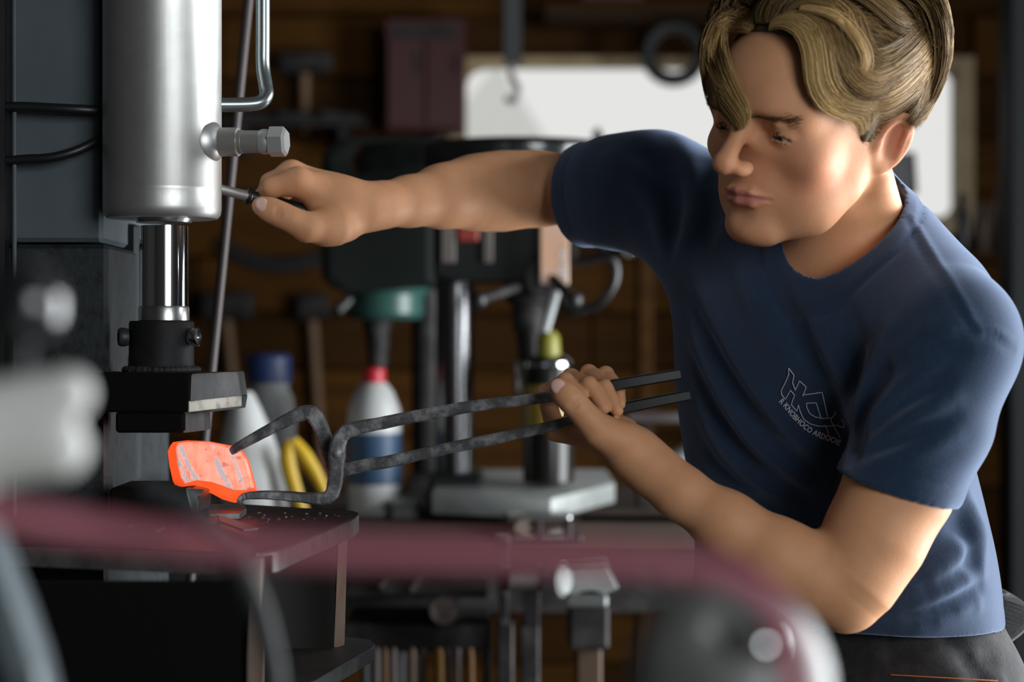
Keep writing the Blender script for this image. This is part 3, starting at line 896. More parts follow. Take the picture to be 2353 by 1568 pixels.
tg = empty('hanging_tag', P(1272, 560, dd - .17), 0, 'pale orange printed card tag hanging from the pillar drill head', 'tag')
ty = dd - .13
MB().span((X(1241, ty), ty, Z(655, ty)), (X(1307, ty), ty + .012, Z(498, ty)), .002).build('card', mat('peach_card', (0.52, 0.30, 0.19), 0.6, noise=(8, (0.42, 0.36, 0.32), 0.45, 0.7)), tg)
m = MB()
for i, (a_, w_) in enumerate(((1284, 9), (1295, 7))):
    for k_ in range(7):
        if (i + k_) % 3 or i: m.span((X(a_, ty), ty - .001, Z(640 - k_ * 11 - 7, ty)), (X(a_ + w_, ty), ty + .0005, Z(640 - k_ * 11, ty)))
m.build('printed_marks', M_white, tg)
MB().rod(P(1279, 655, ty + .006), P(1252, 762, ty + .006), .010, .008, n=10).build('stick', M_grey, tg, True)
MB().rod(P(1272, 500, ty + .006), P(1272, 440, ty + .03), .002, n=6).build('string', M_iron, tg)
cw = catmull([P(1352, 520, 3.34), P(1390, 580, 3.32), P(1414, 610, 3.32), P(1410, 655, 3.32), P(1375, 700, 3.33), P(1310, 716, 3.36), P(1290, 690, 3.40)], 40)
tag(MB().sweep(cw, .0075, None, (0, 1, 0), round_n=10).build('power_cable', M_grip, None, True), 'black cable looping beside the pillar drill', 'cable')


def bottle(name, px, py0, py1, d, prof, m1, lab, cat, cap=None, band=None, tilt=0.0, capname='cap'):
    """prof: (fraction of height, half width px)"""
    b0 = Vector(P(px, py1, d))
    h = px2m(py1 - py0, d)
    r = empty(name, b0, 0, lab, cat)
    axv = Vector((math.sin(tilt), 0, math.cos(tilt)))
    MB().lathe(b0, axv, [(f * h, px2m(w, d)) for f, w in prof], 32).build('bottle_body', m1, r, True)
    if cap:
        f0, f1, w, mc = cap
        MB().lathe(b0 + axv * (f0 * h), axv, [(0, px2m(w, d)), ((f1 - f0) * h * .85, px2m(w, d)), ((f1 - f0) * h, px2m(w * .8, d))], 24).build(capname, mc, r, True)
    if band:
        f0, f1, w, mc = band
        MB().lathe(b0 + axv * (f0 * h), axv, [(0, px2m(w, d)), (.001, px2m(w + 1.5, d)), ((f1 - f0) * h, px2m(w + 1.5, d)), ((f1 - f0) * h + .001, px2m(w, d))], 32).build('label_band', mc, r, True)
    return r


bd_ = 3.40
yb = CY + (CAMZ - bz) * F / bd_
bottle('bottle', 860, 845, yb, bd_, [(0, 52), (.02, 60), (.60, 62), (.72, 60), (.84, 44), (.90, 28)], M_white, 'white plastic bottle with red cap and blue label on the workbench', 'bottle', (.90, 1.0, 27, M_red), (.22, .56, 61.5, M_label))
bottle('bottle', 618, 812, yb, bd_ + .12, [(0, 58), (.02, 64), (.58, 62), (.72, 56), (.78, 46), (.86, 46)], M_grey, 'grey plastic bottle with a wide blue cap on the workbench', 'bottle', (.82, 1.0, 52, M_blue))
bottle('canister', 585, 900, yb, bd_ - .05, [(0, 70), (.02, 78), (.35, 78), (.62, 62), (.85, 40), (.98, 26), (1.0, 20)], M_white, 'white tapering plastic canister half hidden behind the ram', 'canister', tilt=-.10)
# yellow spring clamp
yd = 3.30
yc = empty('spring_clamp', P(690, 1150, yd), 0, 'yellow spring clamp standing open beside the white canister', 'clamp')
yb2 = CY + (CAMZ - bz) * F / yd
for nm, pts, wds in (('jaw', [(668, 1012), (660, 1050), (672, 1110), (700, yb2 - 8)], (13, 20, 18, 14)), ('jaw', [(672, 1014), (700, 1050), (730, 1100), (752, 1150)], (14, 18, 15, 10))):
    c = catmull([P(x, y, yd) for x, y in pts], 24)
    w = np.interp(np.linspace(0, 1, 24), np.linspace(0, 1, 4), wds) / F * yd
    MB().sweep(c, w, w * .7, (0, 1, 0), round_n=14).build(nm, M_yellow, yc, True)
MB().prism([P(690, 1085, yd), P(720, 1120, yd), P(742, 1165, yd), P(712, 1175, yd)], (0, .012, 0), .001).build('pad', M_green, yc)
# grey tool tray and plates on the bench
def box_thing(name, px0, px1, py0, py1, d, dep, m_, lab, cat, lipped=True):
    r = empty(name, P((px0 + px1) / 2, py1, d), 0, lab, cat)
    lo, hi = (P(px0, py1, d)[0], d, P(0, py1, d)[2]), (P(px1, py0, d)[0], d + dep, P(0, py0, d)[2])
    MB().span(lo, (hi[0], hi[1], hi[2] - .008), .003).build('box_body', m_, r)
    MB().span((lo[0] - .004, lo[1] - .004, hi[2] - .010), (hi[0] + .004, hi[1] + .004, hi[2]), .003).build('lid', m_, r)
    return r


ybn = CY + (CAMZ - bz) * F / 3.33
box_thing('tool_box', 900, 962, 1150, ybn, 3.33, .16, M_grey, 'low grey plastic box at the foot of the pillar drill', 'box')
box_thing('tin_box', 1330, 1560, 1205, CY + (CAMZ - bz) * F / 3.30, 3.30, .12, M_iron, 'flat dark tin box at the right end of the workbench', 'box')

# machine vice at the front edge of the bench, and the leg vice beneath
vd = 3.12
vc = empty('bench_vice', P(1240, 1240, vd), 0, 'grey steel machine vice at the front of the workbench', 'vice')
def XV(px): return P(px, 0, vd)[0]
def ZV(py): return P(0, py, vd)[2]
MB().span((XV(1165), vd, ZV(1200)), (XV(1312), vd + .09, ZV(1184)), .003).build('top_jaw', M_steel, vc)
MB().span((XV(1175), vd, ZV(1250)), (XV(1310), vd + .12, ZV(1230)), .003).build('slide', M_steel, vc)
for a_, b_ in ((1160, 1178), (1228, 1246), (1296, 1314)):
    MB().span((XV(a_), vd, ZV(1250)), (XV(b_), vd + .09, ZV(1190)), .003).build('jaw_post', M_iron, vc)
MB().rod(P(1200, 1215, vd - .01), P(1200, 1215, vd + .10), .012, n=16).build('screw', M_rust, vc, True)
MB().span((XV(1120), vd + .02, ZV(1232)), (XV(1340), vd + .26, ZV(1256)), .004).build('vice_base', M_iron, vc)

leg = empty('leg_vice', P(1180, 1500, 2.95), 0, 'tall dark leg vice with worn bright jaws in front of the workbench', 'vice')
ld_ = 2.95
for a_, b_, t_, d_ in ((1138, 1172, 1235, 2.93), (1196, 1244, 1290, 2.99)):
    MB().prism([P(a_, t_, d_), P(b_, t_, d_), P(b_ - 4, 1440, d_), P(a_ + 10, 1440, d_)], (0, .05, 0), .003).build('jaw', mat('worn_vice_steel', (0.08, 0.075, 0.078), 0.35, 0.9, noise=(40, (0.28, 0.27, 0.28), 0.5, 0.62), bump=(60, 0.6)), leg)
for a_, b_, d_ in ((1142, 1180, 2.93), (1196, 1240, 2.99)):
    MB().span((P(a_, 0, d_)[0], d_, .04), (P(b_, 0, d_)[0], d_ + .05, P(0, 1436, d_)[2]), .003).build('vice_leg', M_iron, leg)
MB().rod(P(1262, 1330, 2.96), P(1160, 1330, 2.93), .018, n=20).build('screw', M_iron, leg, True)
MB().lathe(P(1252, 1330, 2.96), (1, -.5, 0), [(0, .020), (.012, .026), (.03, .026), (.036, .020)], 24).build('screw_boss', M_cast, leg, True)

an = empty('angle_block', P(1355, 1440, 3.0), 0, 'pale ribbed iron block with a notch on a dark stand', 'iron block')
MB().prism([P(1305, 1308, 3.0), P(1398, 1300, 3.0), P(1422, 1352, 3.0), P(1385, 1368, 3.0), P(1366, 1350, 3.0), P(1340, 1352, 3.0), P(1318, 1376, 3.0), P(1300, 1360, 3.0)], (0, .10, 0), .004).build('block', M_cast, an)
MB().span((P(1308, 0, 3.0)[0], 3.0, P(0, 1495, 3.0)[2]), (P(1400, 0, 3.0)[0], 3.12, P(0, 1392, 3.0)[2]), .005).build('stand_head', M_iron, an)
MB().span((P(1300, 0, 3.0)[0], 2.99, P(0, 1396, 3.0)[2]), (P(1396, 0, 3.0)[0], 3.13, P(0, 1366, 3.0)[2]), .004).build('stand_top', mat('stand_plate', (0.14, 0.145, 0.14), 0.45, 0.5), an)
MB().span((P(1325, 0, 3.0)[0], 3.02, 0), (P(1385, 0, 3.0)[0], 3.10, P(0, 1495, 3.0)[2]), .004).build('stand_post', mat('old_stand_wood', (0.06, 0.033, 0.017), 0.7), an)

# tool rack below the bench front: rail, round bar and a row of handled tools hanging
rk = empty('tool_rack', P(950, 1470, 3.02), 0, 'dark steel rack rail below the bench', 'rack')
MB().span((P(630, 0, 3.02)[0], 3.02, P(0, 1500, 3.02)[2]), (P(1125, 0, 3.02)[0], 3.08, P(0, 1436, 3.02)[2]), .003).build('rail', M_iron, rk)
for a_ in (640, 1108):
    MB().span((P(a_, 0, 3.04)[0], 3.08, 0.0), (P(a_ + 20, 0, 3.04)[0], 3.12, P(0, 1440, 3.02)[2]), .003).build('post', M_iron, rk)
for i, (x, w, cl, nm) in enumerate(((838, 8, (0.03, 0.028, 0.027), 'black'), (866, 6, (0.20, 0.16, 0.16), 'pinkish grey'), (884, 7, (0.16, 0.075, 0.022), 'orange brown'), (905, 6, (0.23, 0.19, 0.18), 'pale grey'),
                                    (948, 8, (0.33, 0.22, 0.17), 'pale wooden'), (972, 7, (0.09, 0.05, 0.03), 'dark wooden'), (1008, 11, (0.30, 0.15, 0.015), 'mustard yellow'), (1030, 5, (0.05, 0.06, 0.07), 'slate grey'),
                                    (1052, 7, (0.30, 0.25, 0.26), 'light steel'), (1080, 9, (0.22, 0.10, 0.02), 'amber brown'))):
    t = empty('hand_file', P(x, 1568, 2.99), 0, nm + ' handled file hanging from the tool rack', 'file', 'files hanging from the tool rack')
    zt = P(0, 1492, 2.99)[2]
    MB().lathe((P(x, 0, 2.99)[0], 3.0, zt), (0, 0, -1), [(0, px2m(w * .6, 3)), (.01, px2m(w, 3)), (.06, px2m(w * 1.1, 3)), (.11, px2m(w * .8, 3)), (.115, px2m(w * .5, 3))], 12).build('handle', mat('handle_' + nm.replace(' ', '_'), cl, 0.5), t, True)
    MB().rod((P(x, 0, 2.99)[0], 3.0, zt - .11), (P(x, 0, 2.99)[0], 3.0, zt - .30), px2m(w * .5, 3), px2m(w * .3, 3), n=6).build('blade', M_iron, t)
ba = MB().rod(P(1020, 1404, 2.98), P(1016, 1398, 3.25), px2m(32, 2.98), n=28).build('round_bar', mat('sawn_bar_end', (0.25, 0.21, 0.19), 0.4, 0.7, noise=(30, (0.14, 0.11, 0.10), 0.4, 0.6)), None, True)
tag(ba, 'round steel bar with a sawn end lying on the rack under the bench', 'steel bar')
for i, (x, y, r, lab) in enumerate(((880, 1352, 9, 'shiny small steel rod end left of the round bar'), (948, 1357, 7, 'thin steel rod end between the round bar and shiny rod'))):
    o = MB().lathe(P(x, y, 3.05), (0, 1, 0), [(0, px2m(r * .7, 3.05)), (.004, px2m(r, 3.05)), (.2, px2m(r, 3.05))], 16).build('steel_rod', M_chrome if i == 0 else M_steel, None, True)
    tag(o, lab, 'rod')
sh = MB().span((P(790, 0, 3.04)[0], 3.03, P(0, 1372, 3.04)[2]), (P(1120, 0, 3.04)[0], 3.24, P(0, 1364, 3.04)[2]), .001).span((P(790, 0, 3.04)[0], 3.09, P(0, 1440, 3.04)[2]), (P(1120, 0, 3.04)[0], 3.24, P(0, 1436, 3.04)[2]), .001).build('rack_shelf', M_iron, rk)

# leaning steel rod near the press
o = MB().rod(P(485, 860, 2.42), P(577, -60, 2.42), px2m(11, 2.4), n=12)
o.rod(P(485, 860, 2.42), np.array([P(485, 860, 2.42)[0] - .13, 2.44, 0.0]), px2m(11, 2.4), n=12)
tag(o.build('leaning_rod', mat('brown_steel_rod', (0.040, 0.030, 0.030), 0.5, 0.3), None, True), 'long brown steel rod leaning upright behind the press cylinder', 'rod')

# --- on the back wall
wd = WB - .03
def wall_box(name, px0, px1, py0, py1, dep, m_, lab, cat):
    r = empty(name, P((px0 + px1) / 2, py1, wd), 0, lab, cat)
    return r, (P(px0, 0, wd)[0], wd - dep, P(0, py1, wd)[2]), (P(px1, 0, wd)[0], wd, P(0, py0, wd)[2])


r, lo, hi = wall_box('wall_cabinet', 893, 1072, 62, 312, .16, M_dred, 'dark red metal cabinet on the back wall beside the window', 'cabinet')
MB().span(lo, hi, .004).build('cabinet_body', M_dred, r)
xm = (lo[0] + hi[0]) / 2
for a_, b_ in ((lo[0] + .008, xm - .003), (xm + .003, hi[0] - .008)):
    dr = MB().span((a_, lo[1] - .012, lo[2] + .01), (b_, lo[1], hi[2] - .06), .002).build('door', M_dred, r)
    MB().span((a_ + .08, lo[1] - .02, (lo[2] + hi[2]) / 2), (a_ + .09, lo[1] - .012, (lo[2] + hi[2]) / 2 + .06), .001).build('handle', M_iron, dr)
MB().span((lo[0] + .02, lo[1] - .004, hi[2] - .052), (hi[0] - .02, lo[1], hi[2] - .02), .001).build('vent_strip', M_iron, r)


def hammer(px, py, w, h, d, lean, lab, hl=.26):
    t = empty('hammer', P(px, py, d), 0, lab, 'hammer', 'hammers hanging on the back wall')
    c = Vector(P(px, py, d))
    a_ = px2m(w / 2, d); b_ = px2m(h / 2, d)
    MB().span(c - Vector((a_, .03, b_)), c + Vector((a_, .03, b_)), .012).build('head', M_iron, t)
    MB().rod(c - Vector((0, 0, b_ * .9)), c - Vector((-lean * hl, 0, hl)), .016, .013, n=12).build('handle', M_handle, t, True)


hammer(520, 702, 120, 66, 5.765, .10, 'big sledge hammer hung on the back wall nearest the press', .5)
hammer(718, 705, 74, 62, 5.765, .06, 'small dark hammer hung on the back wall beside the teal drill', .5)
hammer(700, 145, 125, 50, 5.765, .0, 'wide mallet hung high on the back wall below the ceiling', .2)
hammer(1010, 298, 40, 50, 5.765, .0, 'short dark hammer hung under the red cabinet', .12)
a_ = catmull([P(505, 556, 5.785), P(560, 592, 5.785), P(640, 610, 5.785), P(720, 600, 5.785), P(760, 585, 5.785)], 20)
tag(MB().sweep(a_, .022, .012, (0, 1, 0)).build('strap', M_grip, None), 'curved black strap hung low across the back wall boards', 'strap')
r, lo, hi = wall_box('wall_shelf', 520, 850, 252, 300, .14, M_iron, 'narrow dark shelf with black bars on the back wall', 'shelf')
MB().span((lo[0], lo[1], lo[2]), (hi[0], hi[1], lo[2] + .02), .002).build('shelf_board', M_iron, r)
for a_ in (lo[0] + .05, hi[0] - .08):
    MB().span((a_, lo[1] + .02, lo[2] - .08), (a_ + .02, hi[1], lo[2]), .002).build('bracket', M_iron, r)
for k_ in range(3):
    x = lo[0] + .04 + k_ * .12
    o = MB().rod((x, wd - .10, lo[2] + .034), (x + .11, wd - .05, lo[2] + .034), .014, n=12).build('steel_bar', M_iron, None, True)
    tag(o, ('short black bar at the press end of the wall shelf', 'short black bar in the middle of the wall shelf', 'short black bar nearest the cabinet on the wall shelf')[k_], 'bar', 'bars on the wall shelf')
# hanging chain hoist strap and a ring over the window
st = MB().span((P(1158, 0, 4.9)[0], 4.90, P(0, 152, 4.9)[2]), (P(1198, 0, 4.9)[0], 4.915, 2.99), .001).build('hoist_strap', mat('grey_black_webbing', (0.022, 0.024, 0.026), 0.7), None)
tag(st, 'dark webbing strap hanging from the ceiling in front of the window', 'strap')
hk = MB()
hk.sweep(catmull([P(1178, 148, 4.905), P(1176, 175, 4.905), P(1190, 205, 4.905), P(1180, 232, 4.905), P(1160, 225, 4.905)], 24), .008, None, (0, 1, 0), round_n=10)
hk.build('hook', M_steel, st, True)
rc_ = P(1548, 122, 5.6)
t_ = np.linspace(0, 2 * math.pi, 33)
rg = MB().sweep([rc_ + np.array([.075 * math.cos(x), 0, .075 * math.sin(x)]) for x in t_], .020, None, (0, 1, 0), round_n=10, close=False)
tag(rg.build('iron_ring', mat('ring_rubber', (0.006, 0.008, 0.008), 0.6), None, True), 'dark ring hung on the boards above the long window', 'ring')
bx = MB().span((P(1330, 0, 5.5)[0], 5.45, P(0, 12, 5.5)[2]), (P(1480, 0, 5.5)[0], 5.55, P(0, -45, 5.5)[2]), .01).build('red_can', M_dred, None)
tag(bx, 'small dark red tin on the beam over the window', 'tin')
sh = MB().span((P(1250, 0, 5.5)[0], 5.42, P(0, 30, 5.5)[2]), (P(1700, 0, 5.5)[0], WB, P(0, 14, 5.5)[2]), .004).build('shelf_beam', M_woodb, None)
tag(sh, 'dark wooden shelf board above the long window', 'shelf')
# things standing on the sill side machine: grinder in front of the window
gd_ = 4.6
gr = empty('bench_grinder', P(1420, 350, gd_), 0, 'black bench grinder silhouetted against the window', 'grinder')
MB().prism([P(1362, 302, gd_), P(1376, 290, gd_), P(1392, 328, gd_), P(1400, 352, gd_), P(1372, 352, gd_)], (0, .05, 0), .002).build('spark_shield', M_teal if False else M_green, gr)
MB().rod(P(1400, 372, gd_), P(1540, 372, gd_), px2m(40, gd_), n=24).build('motor', M_green, gr, True)
for q in (1382, 1552):
    MB().rod(P(q, 372, gd_), P(q + 22, 372, gd_), px2m(48, gd_), n=28).build('wheel', M_iron, gr, True)
MB().span((P(1462, 0, gd_)[0], gd_ - .05, 0.0), (P(1498, 0, gd_)[0], gd_ + .05, P(0, 405, gd_)[2]), .006).build('pedestal', M_woodb, gr)
# dark speaker-like box behind the ear, in front of the window, on a post
db_ = 4.9
bb = empty('switch_box', P(2082, 420, db_), 0, 'black switch box on a post in front of the window, behind the ear', 'switch box')
MB().prism([P(2050, 352, db_), P(2104, 349, db_), P(2110, 445, db_), P(2050, 445, db_)], (0, .07, 0), .004).build('box_body', M_grip, bb)
MB().span((P(2070, 0, db_)[0], db_ + .02, 0), (P(2094, 0, db_)[0], db_ + .05, P(0, 445, db_)[2]), .003).build('post', M_iron, bb)
# right: post, shelf and dark things
pp = MB().span((P(2318, 0, 4.6)[0], 4.58, 0), (P(2420, 0, 4.6)[0], 4.70, HGT), .006).build('steel_post', mat('blue_grey_post', (0.009, 0.011, 0.012), 0.7, spec=0.2), None)
tag(pp, 'blue grey steel roof post at the window end of the room', 'post')
sf = empty('side_shelf', P(2270, 590, 5.0), 0, 'dark shelf unit beside the window behind the shoulder', 'shelf')
x0_, x1_ = P(2196, 0, 5.0)[0], P(2316, 0, 5.0)[0] + .15
for zq in (584, 760, 940):
    MB().span((x0_, 4.95, P(0, zq + 10, 5.0)[2]), (x1_, 5.35, P(0, zq, 5.0)[2]), .003).build('shelf_board', M_woodb, sf)
for xq in (x0_, x1_ - .03):
    MB().span((xq, 5.30, 0), (xq + .03, 5.34, P(0, 560, 5.0)[2]), .003).build('upright', M_iron, sf)
zs = P(0, 584, 5.0)[2]
for k_, (px, w, h, lab, m_) in enumerate(((2218, .019, .16, 'dark bottle at the window end of the side shelf', M_grip), (2262, .023, .13, 'squat brown jar in the middle of the side shelf', M_bench), (2306, .019, .18, 'tall black bottle nearest the post on the side shelf', M_grip))):
    t = empty('jar', (P(px, 0, 5.05)[0], 5.08, zs), 0, lab, 'jar', 'jars on the side shelf')
    MB().lathe((P(px, 0, 5.05)[0], 5.08, zs), (0, 0, 1), [(0, w * .9), (.006, w), (h * .62, w), (h * .78, w * .55), (h * .8, w * .5)], 20).build('jar_body', m_, t, True)
    MB().lathe((P(px, 0, 5.05)[0], 5.08, zs + h * .8), (0, 0, 1), [(0, w * .6), (h * .18, w * .6), (h * .2, w * .5)], 16).build('lid', M_iron, t, True)
# curved pale casting between shirt and drill
wh = empty('machine_bracket', P(1520, 1000, 3.6), 0, 'pale grey curved machine bracket half hidden behind the shirt', 'bracket')
MB().sweep(catmull([P(1650, 900, 3.6), P(1632, 970, 3.6), P(1596, 1030, 3.6), P(1548, 1066, 3.6), P(1480, 1090, 3.6)], 30), px2m(26, 3.6), .02, (0, 1, 0), round_n=14).build('curved_arm', M_cast, wh, True)
MB().lathe(P(1478, 1092, 3.55), (0, 1, 0), [(0, .024), (.006, .028), (.09, .028), (.096, .024)], 24).build('boss', M_iron, wh, True)
MB().span((P(1462, 0, 3.6)[0], 3.58, bz), (P(1496, 0, 3.6)[0], 3.63, P(0, 1092, 3.6)[2]), .004).build('stand', M_iron, wh)
rl = MB().span((P(1440, 0, 3.7)[0], 3.68, P(0, 972, 3.7)[2]), (P(1830, 0, 3.7)[0], 3.72, P(0, 948, 3.7)[2]), .003).build('guard_rail', mat('brown_grey_rail', (0.085, 0.070, 0.068), 0.5, 0.4), None)
tag(rl, 'horizontal brown grey steel rail behind the tong ends', 'rail')
lg = MB().span((P(1480, 0, 3.7)[0], 3.69, bz), (P(1496, 0, 3.7)[0], 3.71, P(0, 960, 3.7)[2])).span((P(1800, 0, 3.7)[0], 3.69, bz), (P(1816, 0, 3.7)[0], 3.71, P(0, 960, 3.7)[2])).build('rail_post', M_iron, rl)
# ------------------------------------------------------------------ the young man at the press
M_skin = mat('skin', (0.67, 0.335, 0.175), 0.55, noise=(38, (0.615, 0.295, 0.150), 0.42, 0.75), bump=(420, 0.10), sss=0.12, spec=0.3)


def tint(m, attr, col, fac):
    """mix col over the base colour where the vertex attribute says so"""
    nt = m.node_tree
    b = nt.nodes['Principled BSDF']
    src = b.inputs['Base Color'].links[0].from_socket
    a = nt.nodes.new('ShaderNodeAttribute'); a.attribute_name = attr
    k = nt.nodes.new('ShaderNodeMath'); k.operation = 'MULTIPLY'; k.inputs[1].default_value = fac
    x = nt.nodes.new('ShaderNodeMix'); x.data_type = 'RGBA'
    nt.links.new(a.outputs['Fac'], k.inputs[0])
    nt.links.new(k.outputs[0], x.inputs[0])
    nt.links.new(src, x.inputs[6])
    x.inputs[7].default_value = (*col, 1)
    nt.links.new(x.outputs[2], b.inputs['Base Color'])


tint(M_skin, 'flush', (0.62, 0.17, 0.12), 1.0)
tint(M_skin, 'lips', (0.48, 0.15, 0.14), 0.85)
M_nail = mat('nail', (0.80, 0.50, 0.42), 0.28)
M_shirt = mat('navy_cotton', (0.0085, 0.022, 0.048), 0.85, noise=(300, (0.0135, 0.032, 0.068), 0.35, 0.7), bump=(900, 0.25), spec=0.25)
M_shirt.node_tree.nodes['Principled BSDF'].inputs['Sheen Weight'].default_value = 0.6
M_shirt.node_tree.nodes['Principled BSDF'].inputs['Sheen Tint'].default_value = (0.55, 0.68, 1, 1)
M_trouser = mat('black_work_cloth', (0.012, 0.012, 0.013), 0.8, noise=(60, (0.030, 0.030, 0.031), 0.4, 0.7), bump=(500, 0.3), spec=0.3)
M_eye = mat('eye_white', (0.40, 0.38, 0.37), 0.18)
M_iris = mat('iris', (0.012, 0.016, 0.020), 0.12)
M_boot = mat('black_boot_leather', (0.015, 0.014, 0.013), 0.5)
M_print = mat('pale_print', (0.50, 0.50, 0.56), 0.8)
M_thread = mat('orange_thread', (0.35, 0.12, 0.03), 0.8)


def head_frame(th, p, r):
    th, p, r = np.radians([th, p, r])
    F0 = np.array([-np.sin(th), -np.cos(th), 0]); L0 = np.array([np.cos(th), -np.sin(th), 0]); U0 = np.array([0, 0, 1.])
    Fv = F0 * np.cos(p) - U0 * np.sin(p)
    U = U0 * np.cos(p) + F0 * np.sin(p)
    return np.stack([L0 * np.cos(r) - U * np.sin(r), Fv, U * np.cos(r) + L0 * np.sin(r)])


HR = head_frame(47, 10, 13)                     # rows: his left, forward, up
HO = P(2018, 345, 1.808) - 0.073 * HR[0]        # midpoint between the ears


def H(l, f, u):
    return HO + l * HR[0] + f * HR[1] + u * HR[2]


def to_head(p):
    return (p - HO.astype(np.float32)) @ HR.T.astype(np.float32)


# --- head in its own axes (l, f, u); the lower half is mirrored through |l|
def head_sdf(p):
    q = to_head(p)
    s = q.copy(); s[:, 0] = np.abs(q[:, 0])
    d = ell(q, (0, -0.006, 0.045), (0.0765, 0.104, 0.087))
    d = smin(d, ell(q, (0, 0.062, 0.045), (0.058, 0.046, 0.050)), 0.03)            # forehead
    d = smin(d, ell(q, (0, 0.042, -0.015), (0.0615, 0.052, 0.060)), 0.025)          # mid face
    d = smin(d, chain(s, [((0.052, 0.004, -0.008), 0.0120), ((0.0475, 0.016, -0.035), 0.0120), ((0.038, 0.045, -0.058), 0.0125), ((0.016, 0.077, -0.074), 0.0125)], 0.02), 0.030)
    d = smin(d, ell(s, (0.026, 0.045, -0.045), (0.028, 0.036, 0.030)), 0.02)       # cheek fill
    d = smin(d, ell(q, (0, 0.086, -0.074), (0.021, 0.0175, 0.0145)), 0.018)        # chin
    d = smin(d, ell(s, (0.049, 0.066, -0.006), (0.016, 0.018, 0.014)), 0.022)      # cheekbone
    d = smin(d, ell(q, (0, 0.079, -0.038), (0.027, 0.024, 0.026)), 0.016)          # muzzle
    d = smin(d, chain(s, [((0.004, 0.1025, 0.032), 0.0080), ((0.024, 0.0965, 0.039), 0.0080), ((0.044, 0.078, 0.038), 0.0080)], 0.012), 0.024)   # brow
    # eye sockets
    d = smax(d, -ell(s, (0.032, 0.111, 0.0185), (0.0185, 0.0165, 0.0115)), 0.016)
    d = smax(d, -ell(s, (0.018, 0.114, 0.0195), (0.0080, 0.0140, 0.0110)), 0.012)
    # lids over the eyeball: the upper lid hangs low, he looks down
    eye = np.array([0.0325, 0.0845, 0.0190], dtype=np.float32)
    e = s - eye
    r = np.sqrt((e * e).sum(1))
    lid = np.abs(r - 0.0128) - 0.0011
    slit = np.maximum(np.abs(e[:, 2] + 0.0042 + 0.9 * e[:, 0] ** 2 / 0.02 * 0.4) - 0.0018, 0.004 - e[:, 1])
    lid = smax(lid, -slit, 0.0012)
    lid = np.maximum(lid, -(e[:, 1]) - 0.002)
    d = smin(d, lid, 0.005)
    d = smax(d, -np.maximum(r - 0.0117, -(e[:, 1] - 0.002)), 0.0008)
    d = smin(d, chain(s, [((0.020, 0.0965, 0.0245), 0.0014), ((0.033, 0.0985, 0.0280), 0.0018), ((0.042, 0.0875, 0.0240), 0.0012)], 0.004), 0.006)  # lid fold
    # nose
    d = smin(d, rc(q, (0, 0.1035, 0.024), (0, 0.1280, -0.0070), 0.0068, 0.0090), 0.010)
    d = smin(d, ell(q, (0, 0.1285, -0.0105), (0.0098, 0.0098, 0.0088)), 0.006)
    d = smin(d, ell(s, (0.0120, 0.1150, -0.0140), (0.0064, 0.0115, 0.0070)), 0.008)
    d = smax(d, -ell(s, (0.0070, 0.1185, -0.0235), (0.0038, 0.0065, 0.0048)), 0.003)
    # philtrum, lips
    d = smax(d, -rc(q, (0, 0.1145, -0.0235), (0, 0.1125, -0.0315), 0.0022, 0.0026), 0.004)
    up = chain(s, [((0.0, 0.1065, -0.0372), 0.0042), ((0.012, 0.1030, -0.0376), 0.0037), ((0.0245, 0.0925, -0.0420), 0.0016)], 0.003)
    lw = chain(s, [((0.0, 0.1050, -0.0468), 0.0054), ((0.012, 0.1010, -0.0465), 0.0046), ((0.0245, 0.0915, -0.0430), 0.0016)], 0.003)
    d = smin(d, up, 0.004); d = smin(d, lw, 0.004)
    d = smax(d, -chain(s, [((0.0, 0.1110, -0.0418), 0.0012), ((0.013, 0.1065, -0.0416), 0.0012), ((0.0265, 0.0930, -0.0428), 0.0013)], 0.002), 0.0028)
    d = smax(d, -ell(q, (0, 0.1110, -0.0585), (0.016, 0.0085, 0.0050)), 0.010)     # under the lower lip
    # ears
    ex = np.array([0.0775, -0.012, 0.008], dtype=np.float32)
    a = s - ex
    ax1 = np.array([0.35, -0.10, 0.94]); ax1 /= np.linalg.norm(ax1)               # long axis leans out and back
    lat = np.array([0.86, 0.42, -0.12]); lat -= ax1 * (lat @ ax1); lat /= np.linalg.norm(lat)
    fw = np.cross(ax1, lat)
    b = a @ np.stack([ax1, fw, lat]).T.astype(np.float32)
    k = np.sqrt((b[:, 0] / 0.0275) ** 2 + ((b[:, 1]) / 0.0160) ** 2)
    sh = np.maximum(ell(b, (0, 0, 0.001), (0.0290, 0.0175, 0.0075)), -1)
    sh = smax(sh, -ell(b, (0.004, 0.0015, 0.0085), (0.0215, 0.0112, 0.0075)), 0.004)   # concha
    rim = np.abs(k - 0.92) * 0.0160
    sh = smin(sh, np.sqrt(rim ** 2 + (b[:, 2] - 0.0045) ** 2) - 0.0028, 0.003)
    sh = smin(sh, rc(b, (-0.012, -0.010, 0.004), (0.014, -0.0075, 0.006), 0.0026, 0.0022), 0.003)  # antihelix
    sh = smin(sh, ell(b, (-0.0240, 0.003, 0.002), (0.0080, 0.0088, 0.0045)), 0.004)                # lobe
    sh = smin(sh, ell(b, (-0.006, 0.0150, 0.004), (0.0065, 0.0050, 0.0045)), 0.004)                # tragus
    d = smin(d, sh, 0.006)
    return d


# --- torso frame and joints
SH_R, SH_L = P(1505, 442, 2.12), P(2178, 786, 1.80)
TL = SH_L - SH_R; TL /= np.linalg.norm(TL)
NECK = np.array([0.322, 1.935, 1.405])
PEL = np.array([0.338, 2.020, 0.985])
_up = NECK - PEL; _up /= np.linalg.norm(_up)


def basis(lat, up):
    lat = lat / np.linalg.norm(lat)
    up = up - lat * (up @ lat); up = up / np.linalg.norm(up)
    return np.stack([lat, np.cross(up, lat), up])


